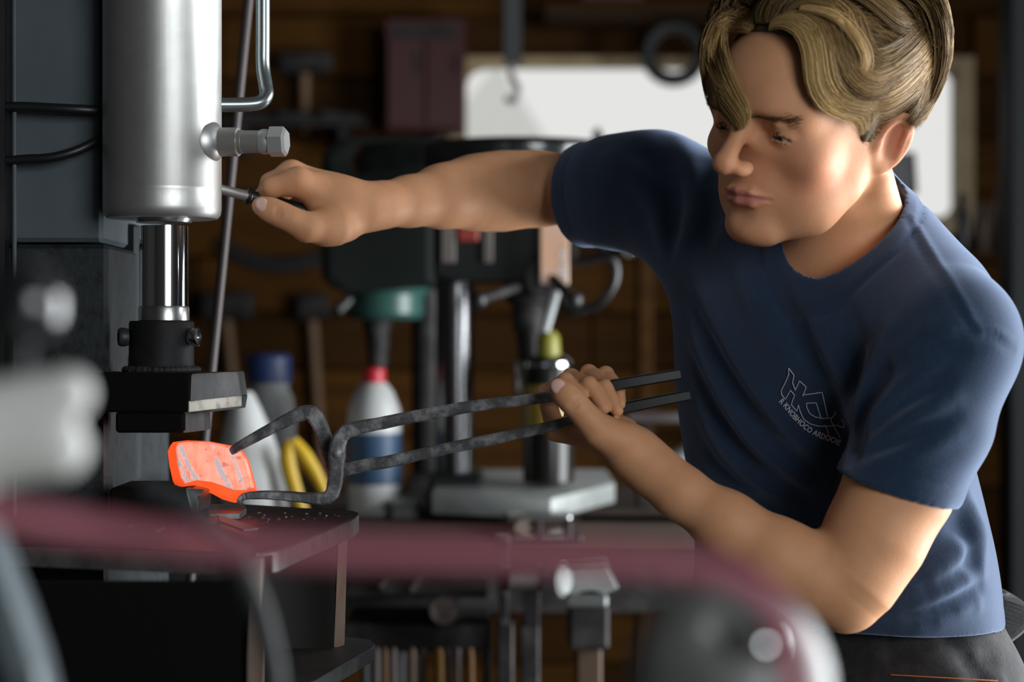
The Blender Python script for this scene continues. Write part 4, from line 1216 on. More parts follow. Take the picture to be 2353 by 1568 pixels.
R_CH = basis(TL * np.array([1, 1, 0.75]), _up)
R_AB = basis(np.array([0.68, -0.73, -0.12]), np.array([0, -0.03, 1.0]))
R_PE = basis(np.array([0.70, -0.71, 0.0]), np.array([0, 0, 1.0]))
C_CH = np.array([0.300, 1.990, 1.270])
C_AB = np.array([0.328, 2.010, 1.110])

ARM_R = [(P(*a[:3]), a[3]) for a in (
    (1505, 438, 2.12, .046), (1405, 434, 2.155, .043), (1321, 433, 2.185, .0345), (1238, 437, 2.21, .0368), (1150, 440, 2.19, .0395), (1085, 444, 2.17, .0365),
    (1015, 453, 2.135, .0300), (939, 463, 2.10, .0232), (872, 472, 2.068, .0207), (835, 478, 2.055, .0215))]
ARM_L = [(P(*a[:3]), a[3]) for a in (
    (2180, 788, 1.80, .048), (2130, 970, 1.795, .048), (2066, 1120, 1.79, .0455), (2008, 1238, 1.785, .0425), (1958, 1330, 1.78, .0370), (1935, 1357, 1.78, .0315))]
FORE_L = [(P(*a[:3]), a[3]) for a in (
    (1940, 1352, 1.78, .0310), (1880, 1330, 1.78, .0330), (1790, 1282, 1.782, .0315), (1670, 1205, 1.79, .0262), (1560, 1130, 1.80, .0212), (1490, 1072, 1.808, .0205), (1455, 1040, 1.812, .0215))]


def torso_core(p, g):
    """the trunk, g metres thicker all round"""
    d = ell(p, C_CH, (0.152 + g, 0.108 + g, 0.190 + g), R_CH)
    d = smin(d, ell(p, C_AB, (0.142 + g, 0.102 + g, 0.165 + g), R_AB), 0.06)
    d = smin(d, ell(p, PEL, (0.160 + g, 0.118 + g, 0.130 + g), R_PE), 0.05)
    d = smin(d, rc(p, P(1962, 452, 1.985), P(2145, 692, 1.875), 0.034 + g, 0.040 + g), 0.03)
    for s, r in ((SH_R, 0.040), (SH_L, 0.045)):
        d = smin(d, rc(p, s, NECK + (s - NECK) * 0.22 + np.array([0.004, 0.012, -0.012]), r + g, 0.046 + g), 0.05)
        d = smin(d, rc(p, s, C_CH + np.array([0, 0, 0.05]), r + g, 0.085 + g), 0.05)
    return d


NECK_TOP = H(0, -0.028, -0.035)
NECK_LOW = NECK + np.array([0.006, 0.012, -0.035])


def neck_sdf(p):
    d = rc(p, NECK_LOW, NECK_TOP, 0.060, 0.0545)
    for s in (-1, 1):      # the two neck muscles down to the collar bones
        d = smin(d, rc(p, H(0.058 * s, -0.025, -0.03), NECK + R_CH[1] * -0.055 * -1 + R_CH[0] * 0.018 * s + np.array([0, 0, -0.03]), 0.013, 0.010), 0.022)
    return d


def fingers(p, hand, k=0.004):
    d = None
    for ch in hand:
        e = chain(p, ch, k)
        d = e if d is None else smin(d, e, 0.0018)
    return d


def PR(rows):
    return [(P(a, b, c), r) for a, b, c, r in rows]


HAND_L_F = [
    PR([(1276, 988, 1.852, .0088), (1253, 905, 1.862, .0078), (1300, 874, 1.836, .0068), (1336, 910, 1.819, .0062)]),
    PR([(1322, 968, 1.864, .0094), (1312, 868, 1.862, .0080), (1354, 884, 1.825, .0070), (1388, 938, 1.814, .0060)]),
    PR([(1368, 962, 1.868, .0092), (1353, 858, 1.868, .0078), (1392, 890, 1.828, .0068), (1418, 944, 1.815, .0058)]),
    PR([(1406, 962, 1.864, .0084), (1392, 860, 1.866, .0070), (1421, 890, 1.840, .0058), (1426, 930, 1.828, .0052)])]
HAND_L_T = PR([(1425, 1014, 1.798, .0175), (1374, 988, 1.791, .0135), (1346, 957, 1.788, .0110), (1318, 925, 1.788, .0108), (1299, 906, 1.790, .0098), (1284, 890, 1.792, .0082)])


def hand_left(p):
    w = P(1455, 1040, 1.812)
    d = rc(p, w, P(1408, 1008, 1.824), 0.0215, 0.0210)
    d = smin(d, rc(p, P(1425, 1020, 1.803), P(1388, 998, 1.80), 0.019, 0.0155), 0.012)
    for c in HAND_L_F:
        d = smin(d, rc(p, P(1425, 1010, 1.835), c[0][0], 0.016, c[0][1] * 1.15), 0.010)
    d = smin(d, rc(p, P(1385, 1012, 1.812), P(1282, 992, 1.845), 0.0125, 0.0075), 0.008)
    for c in HAND_L_F:
        d = smin(d, rc(p, c[0][0], c[1][0], c[0][1], c[1][1]), 0.005)
    d = smin(d, chain(p, HAND_L_T, 0.008), 0.007)
    d = smin(d, fingers(p, HAND_L_F), 0.0012)
    for x, y in ((1316, 922), (1328, 928), (1322, 920)):       # creases over the thumb joint
        a, b = P(x - 12, y + 12, 1.7760), P(x + 14, y - 10, 1.7760)
        d = smax(d, -rc(p, a, b, 0.0009, 0.0009), 0.002)
    return d


def PR2(rows):
    return [(P(a, b, c - 0.07), r * 0.93) for a, b, c, r in rows]


HAND_R_F = [
    PR2([(684, 418, 2.092, .0150), (628, 430, 2.090, .0112), (604, 455, 2.112, .0092), (622, 480, 2.128, .0080)]),
    PR2([(670, 400, 2.125, .0142), (622, 420, 2.130, .0108), (604, 452, 2.148, .0092), (628, 484, 2.145, .0080)]),
    PR2([(672, 402, 2.150, .0130), (630, 425, 2.162, .0100), (615, 462, 2.168, .0090), (636, 496, 2.155, .0078)]),
    PR2([(682, 422, 2.170, .0118), (644, 448, 2.182, .0090), (634, 484, 2.178, .0080), (652, 508, 2.160, .0070)])]
HAND_R_T = PR2([(772, 522, 2.090, .0190), (704, 522, 2.070, .0150), (668, 504, 2.062, .0122), (640, 491, 2.060, .0120), (618, 481, 2.060, .0110), (599, 473, 2.060, .0096)])


def hand_right(p):
    w = P(835, 478, 2.0550)
    d = rc(p, w, P(775, 478, 2.0480), 0.0235, 0.0270)
    for c in HAND_R_F:
        d = smin(d, rc(p, P(790, 470, 2.0520), c[0][0], 0.021, c[0][1] * 1.05), 0.016)
    d = smin(d, rc(p, P(785, 512, 2.0400), P(745, 522, 2.0220), 0.0205, 0.0190), 0.014)
    d = smin(d, fingers(p, HAND_R_F), 0.006)
    d = smin(d, chain(p, HAND_R_T, 0.008), 0.010)
    for x in (634, 640, 647):
        d = smax(d, -rc(p, P(x + 2, 478, 1.9775), P(x - 4, 506, 1.9775), 0.0008, 0.0008), 0.002)
    return d


def pts_box(*cs):
    q = np.array([x for c in cs for x, r in c])
    r = max(r for c in cs for x, r in c)
    return q.min(0) - r, q.max(0) + r


def arm_right(p):
    d = chain(p, ARM_R, 0.02)
    d = smin(d, rc(p, P(1225, 405, 2.20), P(1020, 432, 2.135), 0.022, 0.016), 0.02)     # forearm muscle ridge
    return smin(d, boxed(p, *pts_box(HAND_R_T, *HAND_R_F), hand_right, 0.06), 0.010)


def arm_left(p):
    d = smin(chain(p, ARM_L, 0.02), chain(p, FORE_L, 0.02), 0.010)
    d = smin(d, ell(p, P(1945, 1400, 1.785), (0.020, 0.022, 0.017)), 0.018)            # elbow point
    return smin(d, boxed(p, *pts_box(HAND_L_T, *HAND_L_F), hand_left, 0.06), 0.010)


HB = np.array([H(l, f, u) for l in (-.10, .10) for f in (-.12, .15) for u in (-.10, .14)])


def upper_body(p):
    d = boxed(p, (0.12, 1.80, 0.95), (0.50, 2.20, 1.52), lambda q: torso_core(q, -0.009), 0.05)
    d = smin(d, boxed(p, NECK - 0.10, NECK + 0.14, neck_sdf, 0.04), 0.02)
    d = smin(d, boxed(p, HB.min(0), HB.max(0), head_sdf, 0.02), 0.012)
    d = np.minimum(d, boxed(p, *pts_box(ARM_R), arm_right, 0.17))
    d = np.minimum(d, boxed(p, *pts_box(ARM_L, FORE_L), arm_left, 0.14))
    return d


man = empty('person', (0.33, 2.03, 0.0), 0, 'person with dark blond hair in navy T-shirt gripping the press lever and tongs', 'person')
v, f = surface(upper_body, (-0.30, 1.66, 0.90), (0.56, 2.36, 1.70), 0.0020)
body = from_arrays('body', v, f, M_skin, man)
print('body', len(v))

# warm tint of lips, ears, nose, cheeks and finger ends, stored per vertex
q = to_head(v.astype(np.float32))
al = np.abs(q[:, 0])
uu = np.interp(al, [0, .004, .012, .0245], [-.0352, -.0340, -.0358, -.0418]); ul = np.interp(al, [0, .012, .0245], [-.0505, -.0490, -.0430])
sd = np.minimum(np.minimum(uu - q[:, 2], q[:, 2] - ul), (.0255 - al) * .4)
lip = np.clip(sd / .0022 + .4, 0, 1) * (q[:, 1] > .084)


def blob(c, r):
    return np.exp(-(((q - np.array(c)) / np.array(r)) ** 2).sum(1))


warm = 0.9 * blob((.080, -.016, .010), (.016, .022, .026)) + 0.55 * blob((.050, .066, -.020), (.028, .028, .024)) + 0.30 * blob((0, .07, -.02), (.07, .07, .08)) + 0.45 * blob((0, .135, -.012), (.016, .014, .012))
warm = np.clip(warm, 0, 1) * 0.55
at = body.data.attributes.new('flush', 'FLOAT', 'POINT')
at.data.foreach_set('value', np.clip(warm, 0, 1).astype(np.float32))
at = body.data.attributes.new('lips', 'FLOAT', 'POINT')
at.data.foreach_set('value', lip.astype(np.float32))


for s, nm in ((1, 'eye'), (-1, 'eye')):
    e = MB().ball(H(0.0325 * s, 0.0845, 0.0190), 0.0117, 24).build(nm, M_eye, man, True)
    g = (HR[1] * 0.88 - HR[2] * 0.40 + HR[0] * (-0.15)); g /= np.linalg.norm(g)
    c = H(0.0325 * s, 0.0845, 0.0190) + g * 0.0090
    MB().ball(c, 0.0060, 20, (1, 1, 0.62), Vector(g).to_track_quat('Z', 'Y').to_matrix()).build('iris', M_iris, e, True)
nl = Vector((-0.62, -0.45, 0.63)).normalized()
for c, rr, rad in ((P(1283, 889, 1.7833), (0.0066, 0.0078, 0.0024), 1), (P(602, 470, 1.9808), (0.0066, 0.0078, 0.0024), 1)):
    MB().ball(c, 1.0, 16, rr, Vector((-0.15, -0.96, 0.25)).to_track_quat('Z', 'Y').to_matrix() @ Matrix.Rotation(0.7, 3, 'Z')).build('thumb_nail', M_nail, man, True)
# ------------------------------------------------------------------ T-shirt
def unit(a):
    a = np.asarray(a, dtype=float)
    return a / np.linalg.norm(a)


SL_R = PR([(1505, 438, 2.12, .0520), (1405, 442, 2.155, .0565), (1320, 453, 2.185, .0500), (1270, 455, 2.20, .0500)])
SL_L = PR([(2172, 790, 1.803, .0560), (2128, 965, 1.797, .0570), (2066, 1122, 1.792, .0525), (2020, 1225, 1.790, .0525)])
_nb, _nf = P(2034, 385, 1.97), P(1882, 630, 1.84)
NC = (_nb + _nf) / 2 + unit(_nf - _nb) * 0.005
NF = unit(_nf - _nb)
NL = unit(np.array([0.62, -0.73, -0.25]) - NF * (np.array([0.62, -0.73, -0.25]) @ NF))
NA = np.cross(NF, NL)
NA = NA * np.sign(NA[2])
CUT_R = (P(1334, 452, 2.182), unit(SL_R[2][0] - SL_R[0][0]))
CUT_L = (P(2062, 1124, 1.79), unit((-0.293, 0.12, -0.955)))
HEM_P, HEM_N = np.array([0.33, 1.98, 1.024]), unit((-0.03, 0.0, -1.0))


def shirt_trunk(p):
    d = torso_core(p, 0.009)
    return smin(d, ell(p, (0.336, 2.000, 1.060), (0.150, 0.117, 0.150), R_AB), 0.04)


def shirt_base(p):
    d = shirt_trunk(p)
    d = smin(d, chain(p, SL_R, 0.02), 0.035)
    d = smin(d, chain(p, SL_L, 0.02), 0.022)
    return d


# folds: image polylines dropped on the cloth; (height, width, points)
FOLDS = [
    (.0042, .013, [(1590, 640), (1680, 800), (1780, 950), (1890, 1050)]),
    (-.0035, .010, [(1600, 720), (1680, 870), (1770, 1000), (1860, 1075)]),
    (.0045, .012, [(1590, 770), (1650, 900), (1740, 1030), (1850, 1105)]),
    (-.0050, .010, [(1600, 850), (1660, 970), (1750, 1080), (1850, 1140)]),
    (.0045, .013, [(1610, 950), (1680, 1070), (1770, 1140)]),
    (-.0045, .013, [(1780, 640), (1840, 770), (1905, 900), (1950, 990)]),
    (.0040, .015, [(1830, 660), (1890, 790), (1940, 900), (1965, 980)]),
    (.0030, .014, [(1690, 600), (1740, 720), (1790, 840)]),
    (-.0035, .012, [(1930, 690), (1970, 800), (1975, 900)]),
    (.0055, .012, [(2040, 760), (1998, 860), (1966, 950), (1950, 1000)]),
    (-.0090, .009, [(2030, 850), (1990, 930), (1968, 1000), (1960, 1050)]),
    (.0050, .009, [(1985, 985), (2060, 900), (2150, 830)]),
    (-.0045, .008, [(1985, 1005), (2070, 930), (2165, 870)]),
    (.0045, .009, [(1985, 1030), (2080, 965), (2190, 915)]),
    (-.0040, .008, [(1980, 1050), (2080, 1005), (2190, 960)]),
    (.0035, .010, [(1985, 1070), (2080, 1045), (2190, 1000)]),
    (-.0030, .012, [(2100, 780), (2160, 800), (2240, 790)]),
    (.0035, .011, [(2060, 820), (2130, 770), (2200, 745)]),
    (.0018, .0042, [(2098, 500), (2130, 560), (2185, 650), (2250, 760)]),
    (-.0016, .0035, [(2084, 505), (2116, 568), (2172, 658), (2240, 770)]),
    (.0016, .0040, [(2250, 762), (2290, 764), (2325, 785)]),
    (-.0022, .0050, [(2252, 775), (2290, 778), (2328, 800)]),
    (.0070, .014, [(2120, 1345), (2190, 1290), (2250, 1225)]),
    (-.0060, .010, [(2100, 1375), (2180, 1330), (2250, 1270)]),
    (.0065, .011, [(2070, 1405), (2160, 1365), (2250, 1315)]),
    (-.0060, .009, [(2060, 1425), (2160, 1395), (2245, 1350)]),
    (.0060, .011, [(2020, 1452), (2130, 1430), (2240, 1385)]),
    (-.0055, .011, [(2190, 1190), (2225, 1250), (2235, 1310)]),
    (.0060, .012, [(2225, 1150), (2248, 1220), (2255, 1280)]),
    (-.0030, .006, [(1870, 1475), (2000, 1462), (2120, 1440), (2235, 1400)]),
    (.0040, .014, [(1400, 365), (1470, 410), (1510, 480), (1525, 555)]),
    (-.0040, .012, [(1460, 345), (1530, 400), (1550, 480), (1545, 560)]),
    (.0040, .014, [(1560, 320), (1600, 420), (1590, 520), (1560, 600)]),
    (-.0035, .012, [(1620, 380), (1640, 480), (1620, 580)]),
    (.0035, .016, [(1880, 1110), (1960, 1130), (2040, 1180)]),
    (-.0050, .014, [(1640, 1060), (1720, 1140), (1800, 1175)]),
    (.0040, .014, [(1590, 1080), (1610, 1150), (1680, 1230)]),
    (-.0040, .012, [(1640, 1290), (1720, 1340), (1800, 1400)]),
    (.0040, .012, [(1720, 1300), (1790, 1360), (1880, 1440)]),
]
_fold3 = []
for A, w, pl in FOLDS:
    pl = catmull(np.array(pl, dtype=float), max(5, len(pl) * 2))
    q, miss = raycast(shirt_base, pl[:, 0], pl[:, 1])
    n = len(q)
    _fold3.append((A, w, q, np.sin(np.linspace(0.25, math.pi - 0.25, n)) ** 0.7))


def fold_offset(p):
    out = np.zeros(len(p), dtype=np.float32)
    for A, w, q, env in _fold3:
        lo = q.min(0) - 3 * w; hi = q.max(0) + 3 * w
        m = ((p >= lo) & (p <= hi)).all(1)
        if not m.any():
            continue
        pp = p[m]
        best = np.full(len(pp), 9.0, dtype=np.float32); amp = np.zeros(len(pp), dtype=np.float32)
        for a, b, ea, eb in zip(q, q[1:], env, env[1:]):
            ba = (b - a).astype(np.float32); pa = pp - a.astype(np.float32)
            t = np.clip(pa @ ba / (ba @ ba + 1e-12), 0, 1)
            dd = pa - t[:, None] * ba
            ds = np.sqrt((dd * dd).sum(1))
            u = ds < best
            best = np.where(u, ds, best); amp = np.where(u, ea + (eb - ea) * t, amp)
        out[m] += 1.45 * A * amp * np.exp(-(best / w) ** 2)
    return np.where(out < -0.003, -0.003 + (out + 0.003) * 0.45, out)


def neck_rho(p):
    q = p - NC.astype(np.float32)
    sf = q @ NF.astype(np.float32)
    lat = np.clip(0.052 + 0.16 * sf, 0.038, 0.064)
    return np.sqrt((q @ NL.astype(np.float32) / lat) ** 2 + (sf / 0.089) ** 2), q @ NA.astype(np.float32)


def shirt_outer(p):
    d = shirt_base(p) - fold_offset(p)
    rho, hh = neck_rho(p)
    band = (np.abs(hh) < 0.09)
    d = d - band * 0.0020 / (1 + np.exp((rho - 1.30) * 60)) + band * 0.0022 * np.exp(-((rho - 1.315) / 0.03) ** 2)
    for c, n in (CUT_R, CUT_L):           # stitched sleeve hems
        t = (p - c.astype(np.float32)) @ n.astype(np.float32)
        near = ((p - c.astype(np.float32)) ** 2).sum(1) < 0.075 ** 2
        d = d + near * 0.0008 * np.exp(-((t + 0.021) / 0.0016) ** 2)
    t = (p - HEM_P.astype(np.float32)) @ HEM_N.astype(np.float32)
    d = d + 0.0008 * np.exp(-((t + 0.022) / 0.0016) ** 2)
    return d


def shirt_sdf(p):
    d = shirt_outer(p)
    d = smax(d, -(d + 0.0085), 0.002)
    rho, hh = neck_rho(p)
    d = smax(d, -np.maximum((rho - 1) * 0.062, -hh - 0.06), 0.003)
    trunk = shirt_trunk(p) - 0.011
    for c, n in (CUT_R, CUT_L):
        c = c.astype(np.float32); n = n.astype(np.float32)
        t = (p - c) @ n
        r = np.sqrt(np.maximum(((p - c) ** 2).sum(1) - t * t, 0))
        d = smax(d, np.minimum(t, np.minimum(trunk, 0.11 - r)), 0.002)
    t = (p - HEM_P.astype(np.float32)) @ HEM_N.astype(np.float32)
    return smax(d, t, 0.002)


v, f = surface(shirt_sdf, (0.02, 1.70, 0.98), (0.50, 2.27, 1.53), 0.0025, project=False, slack=1.7)
v = relax(v, f, 3, 0.5)
shirt = from_arrays('shirt', v, f, M_shirt, man)
print('shirt', len(v))



def tuck(o, arms):
    """press whatever of o would poke through the shirt back under the cloth"""
    n = len(o.data.vertices)
    co = np.empty(n * 3, dtype=np.float32)
    o.data.vertices.foreach_get('co', co)
    co = co.reshape(-1, 3)
    off = np.array(man.location, dtype=np.float32)
    w = co + off
    sel = np.nonzero(((w > (0.02, 1.70, 1.02)) & (w < (0.52, 2.27, 1.50))).all(1))[0]
    q = w[sel]
    for _ in range(2):
        d = shirt_outer(q)
        rho, hh = neck_rho(q)
        ok = (d > -0.0085) & (d < 0.006) & ((rho > 1.08) | (hh < -0.05)) & ((q - HEM_P.astype(np.float32)) @ HEM_N.astype(np.float32) < -0.003)
        if arms:
            for fn, (c, nn) in ((arm_right, CUT_R), (arm_left, CUT_L)):
                t = (q - c.astype(np.float32)) @ nn.astype(np.float32)
                ok &= ~((fn(q) < 0.004) & (t > -0.008))
        e = np.float32(0.002)
        g = np.stack([shirt_outer(q + e * a) - shirt_outer(q - e * a) for a in np.eye(3, dtype=np.float32)], -1) / (2 * e)
        g /= np.linalg.norm(g, axis=1, keepdims=True) + 1e-6
        q = np.where(ok[:, None], q - g * (d + 0.0090)[:, None], q)
    w[sel] = q
    o.data.vertices.foreach_set('co', (w - off).ravel())
    o.data.update()


tuck(body, True)

# ------------------------------------------------------------------ print on the chest: outlined emblem and curved line of letters
def on_shirt(px, py, lift=0.0012):
    q, _ = raycast(shirt_outer, px, py)
    e = 0.002
    pf = q.astype(np.float32)
    n = np.stack([shirt_outer(pf + e * a) - shirt_outer(pf - e * a) for a in np.eye(3, dtype=np.float32)], -1)
    n /= np.linalg.norm(n, axis=1, keepdims=True)
    return q + n * lift


def z2(pts):        # from the enlarged crop of the emblem to photograph pixels
    return [(1770 + x / 7.465, 830 + y / 7.465) for x, y in pts]


STROKES = [
    z2([(320, 120), (316, 240), (250, 390), (190, 510), (200, 580), (262, 655), (350, 500), (420, 585), (380, 690), (365, 750), (455, 860), (488, 750)]),
    z2([(320, 120), (410, 245), (385, 370), (415, 450), (432, 500), (505, 340), (618, 445), (560, 600)]),
    z2([(560, 580), (730, 560), (890, 535), (925, 690), (990, 985)]),
    z2([(488, 760), (520, 880), (580, 1000), (680, 1075), (830, 1115), (1000, 1115), (1130, 1100), (1275, 1140), (1280, 1060), (1235, 1000)]),
    z2([(790, 715), (625, 720), (630, 800), (680, 900), (770, 955), (900, 985), (1050, 975), (1115, 920), (1120, 860)]),
    z2([(790, 715), (830, 850), (870, 970)]),
    z2([(1045, 980), (1050, 1040), (1090, 1110), (1140, 1200), (1210, 1330)]),
    z2([(945, 1090), (1000, 1250)]),
]
eb = MB()
for st in STROKES:
    st = np.array(st)
    seg = [st[0]]
    for a, b in zip(st, st[1:]):
        k = max(2, int(np.hypot(*(b - a)) / 3))
        seg += [a + (b - a) * i / k for i in range(1, k + 1)]
    seg = np.array(seg)
    eb.sweep(on_shirt(seg[:, 0], seg[:, 1], 0.0006), 0.00042, 0.0004, (0, 1, 0), round_n=5)
eb.build('chest_emblem', M_print, shirt)

fc = bpy.data.curves.new('chest_lettering', 'FONT')
fc.body = 'R KNOBHOCO ARDOOIE'
fc.size = 1.0
fc.resolution_u = 3
fc.offset = 0.018
fo = bpy.data.objects.new('chest_lettering', fc)
COL.objects.link(fo)
dg = bpy.context.evaluated_depsgraph_get()
tm = bpy.data.meshes.new_from_object(fo.evaluated_get(dg))
bpy.data.objects.remove(fo); bpy.data.curves.remove(fc)
bmt = bmesh.new(); bmt.from_mesh(tm)
bmesh.ops.triangulate(bmt, faces=bmt.faces[:])
bmesh.ops.subdivide_edges(bmt, edges=[e for e in bmt.edges if e.calc_length() > 0.35], cuts=1)
bmt.to_mesh(tm); bmt.free()
co = np.array([x.co[:] for x in tm.vertices])
base = catmull(np.array(z2([(150, 705), (235, 790), (370, 960), (500, 1090), (620, 1195), (720, 1255), (880, 1330), (1020, 1375), (1185, 1450)])), 200)
sl = np.concatenate([[0], np.cumsum(np.hypot(*np.diff(base, axis=0).T))])
u = (co[:, 0] - co[:, 0].min()) / np.ptp(co[:, 0]) * sl[-1]
bx, by = np.interp(u, sl, base[:, 0]), np.interp(u, sl, base[:, 1])
tx, ty = np.gradient(np.interp(np.linspace(0, sl[-1], 400), sl, base[:, 0])), np.gradient(np.interp(np.linspace(0, sl[-1], 400), sl, base[:, 1]))
ii = np.clip((u / sl[-1] * 399).astype(int), 0, 399)
tl = np.hypot(tx[ii], ty[ii]); nx, ny = ty[ii] / tl, -tx[ii] / tl
hgt = 18.5
w3 = on_shirt(bx + nx * co[:, 1] * hgt, by + ny * co[:, 1] * hgt, 0.0007)
tm.vertices.foreach_set('co', w3.astype(np.float32).ravel())
tm.update()
tm.name = 'chest_lettering'
tm.materials.clear()
link('chest_lettering', tm, M_print, shirt)

# ------------------------------------------------------------------ trousers and boots
HIP_R, HIP_L = np.array([0.255, 2.090, 0.940]), np.array([0.412, 1.962, 0.940])
KN_R, KN_L = np.array([0.105, 2.030, 0.510]), np.array([0.455, 1.930, 0.500])
AN_R, AN_L = np.array([0.120, 2.130, 0.090]), np.array([0.480, 2.020, 0.090])
TFOLD = []


def trouser_base(p):
    d = ell(p, PEL + np.array([0, 0, -0.02]), (0.162, 0.122, 0.135), R_PE)
    d = smin(d, ell(p, PEL + np.array([0, 0, 0.06]), (0.150, 0.108, 0.10), R_PE), 0.03)
    for h, k, a in ((HIP_R, KN_R, AN_R), (HIP_L, KN_L, AN_L)):
        d = smin(d, smin(rc(p, h, k, 0.098, 0.074), rc(p, k, a + np.array([0, 0, -0.02]), 0.074, 0.062), 0.03), 0.04)
    return d


def trouser_sdf(p):
    d = trouser_base(p)
    d = d - 0.0035 * np.sin(p[:, 2] * 46 + 9 * p[:, 0] + 3 * np.sin(p[:, 0] * 21)) * np.clip((0.90 - p[:, 2]) * 3, 0.1, 1)
    for A, w, q, env in _tf:
        lo = q.min(0) - 3 * w; hi = q.max(0) + 3 * w
        m = ((p >= lo) & (p <= hi)).all(1)
        if m.any():
            best = np.full(int(m.sum()), 9.0, dtype=np.float32)
            for a, b in zip(q, q[1:]):
                best = np.minimum(best, rc(p[m], a, b, 0.0, 0.0))
            d[m] -= A * np.exp(-(best / w) ** 2)
    return np.maximum(np.maximum(d, p[:, 2] - 1.045), 0.045 - p[:, 2])


_tf = []
for A, w, pl in ((.004, .010, [(2005, 1512), (2120, 1518), (2230, 1505)]), (-.003, .006, [(2000, 1524), (2130, 1532), (2280, 1520)]), (.004, .013, [(2090, 1470), (2130, 1500), (2190, 1560)]),
                 (-.004, .010, [(2180, 1470), (2215, 1510), (2250, 1565)]), (.003, .006, [(2050, 1548), (2170, 1552), (2300, 1560)]), (.004, .012, [(1560, 1420), (1530, 1500), (1500, 1568)])):
    q, _ = raycast(trouser_base, [a for a, b in pl], [b for a, b in pl])
    _tf.append((A, w, q, None))
v, f = surface(trouser_sdf, (-0.02, 1.78, 0.03), (0.62, 2.26, 1.06), 0.005, project=False)
trousers = from_arrays('trousers', v, f, M_trouser, man)
tuck(trousers, False)
q, _ = raycast(trouser_base, np.linspace(2045, 2290, 14), np.linspace(1552, 1566, 14))
MB().sweep(q + np.array([0, -0.0045, 0.001]), 0.0006, 0.0006, round_n=5).build('orange_seam', M_thread, trousers)
# the hammer loop standing off the hip
lp = catmull(np.array([P(2238, 1372, 2.06), P(2290, 1356, 2.085), P(2326, 1385, 2.08), P(2322, 1432, 2.05), P(2290, 1462, 2.02), P(2262, 1478, 2.0)]), 26)
MB().sweep(lp, 0.0165, 0.0022, (0.25, -0.05, 1.0)).build('tool_loop', M_trouser, trousers)
for a, k, nm in ((AN_R, KN_R, 'boot'), (AN_L, KN_L, 'boot')):
    fwd = unit((-0.72, -0.69, 0))

    def boot(p, a=a, fwd=fwd):
        d = rc(p, a + (0, 0, -0.030), a + (0, 0, 0.05), 0.048, 0.052)
        d = smin(d, rc(p, a + np.array([0, 0, -0.042]) - fwd * 0.03, a + np.array([0, 0, -0.050]) + fwd * 0.15, 0.044, 0.040), 0.03)
        return np.maximum(d, 0.002 - p[:, 2])
    v, f = surface(boot, a - 0.25, a + 0.25, 0.007, project=False)
    from_arrays(nm, v, f, M_boot, man)
# ------------------------------------------------------------------ hair
M_hair = mat('dark_blond_hair', (0.17, 0.098, 0.040), 0.55, spec=0.22)
M_scalp = mat('hair_underlayer', (0.085, 0.052, 0.024), 0.65, bump=(600, 0.5), spec=0.3)
_nt = M_hair.node_tree
_at = _nt.nodes.new('ShaderNodeAttribute'); _at.attribute_name = 'shade'
_rp = _nt.nodes.new('ShaderNodeValToRGB')
_rp.color_ramp.elements[0].color = (0.045, 0.026, 0.012, 1)
_rp.color_ramp.elements[1].color = (0.62, 0.41, 0.165, 1)
_e = _rp.color_ramp.elements.new(0.5); _e.color = (0.24, 0.145, 0.055, 1)
_nt.links.new(_at.outputs['Fac'], _rp.inputs['Fac'])
_nt.links.new(_rp.outputs['Color'], _nt.nodes['Principled BSDF'].inputs['Base Color'])

CR_C, CR_R = np.array([0, -0.006, 0.047]), np.array([0.0815, 0.108, 0.094])


def hair_solid(p, g=0.0):
    q = to_head(p)
    return ell(q, CR_C, CR_R + g)


def hairline(f):
    return np.interp(f, [-.12, -.055, -.040, -.024, .004, .010, .022, .034, .050, .075, .10], [-.045, -.042, -.012, .040, .036, .004, .008, .030, .060, .100, .12])


def cap_sdf(p):
    q = to_head(p)
    d = ell(q, CR_C, CR_R)
    d = d + 0.0012 * np.sin(q[:, 1] * 420 + q[:, 2] * 160)
    return smax(d, hairline(q[:, 1]) - q[:, 2], 0.006)


v, f = surface(cap_sdf, HB.min(0) - 0.03, HB.max(0) + 0.03, 0.003, project=False)
hair = from_arrays('hair', v, f, M_scalp, man)


def hair_strands(name, polys, shades, rad, parent, m=None):
    """polys: (N, K, 3) strand centre lines -> thin three sided tubes with a taper"""
    N, K, _ = polys.shape
    t = np.gradient(polys, axis=1)
    t /= np.linalg.norm(t, axis=2, keepdims=True) + 1e-9
    ref = np.array([0.3, -0.8, 0.5])
    s = np.cross(t, ref); s /= np.linalg.norm(s, axis=2, keepdims=True) + 1e-9
    u = np.cross(s, t)
    taper = np.interp(np.linspace(0, 1, K), [0, .15, .75, 1], [.7, 1, .8, .15])
    w = rad[:, None] * taper[None]
    ring = [polys + w[..., None] * (math.cos(a) * s + math.sin(a) * u) for a in (0.3, 0.3 + 2 * math.pi / 3, 0.3 + 4 * math.pi / 3)]
    V = np.stack(ring, 2).reshape(-1, 3)
    i = np.arange(N)[:, None, None] * K * 3
    k = np.arange(K - 1)[None, :, None] * 3
    c = np.arange(3)[None, None, :]
    a0 = i + k + c; a1 = i + k + (c + 1) % 3
    Fq = np.stack([a0, a1, a1 + 3, a0 + 3], -1).reshape(-1, 4)
    o = from_arrays(name, V, Fq, m or M_hair, parent)
    at = o.data.attributes.new('shade', 'FLOAT', 'POINT')
    at.data.foreach_set('value', np.repeat(shades, K * 3).astype(np.float32))
    return o


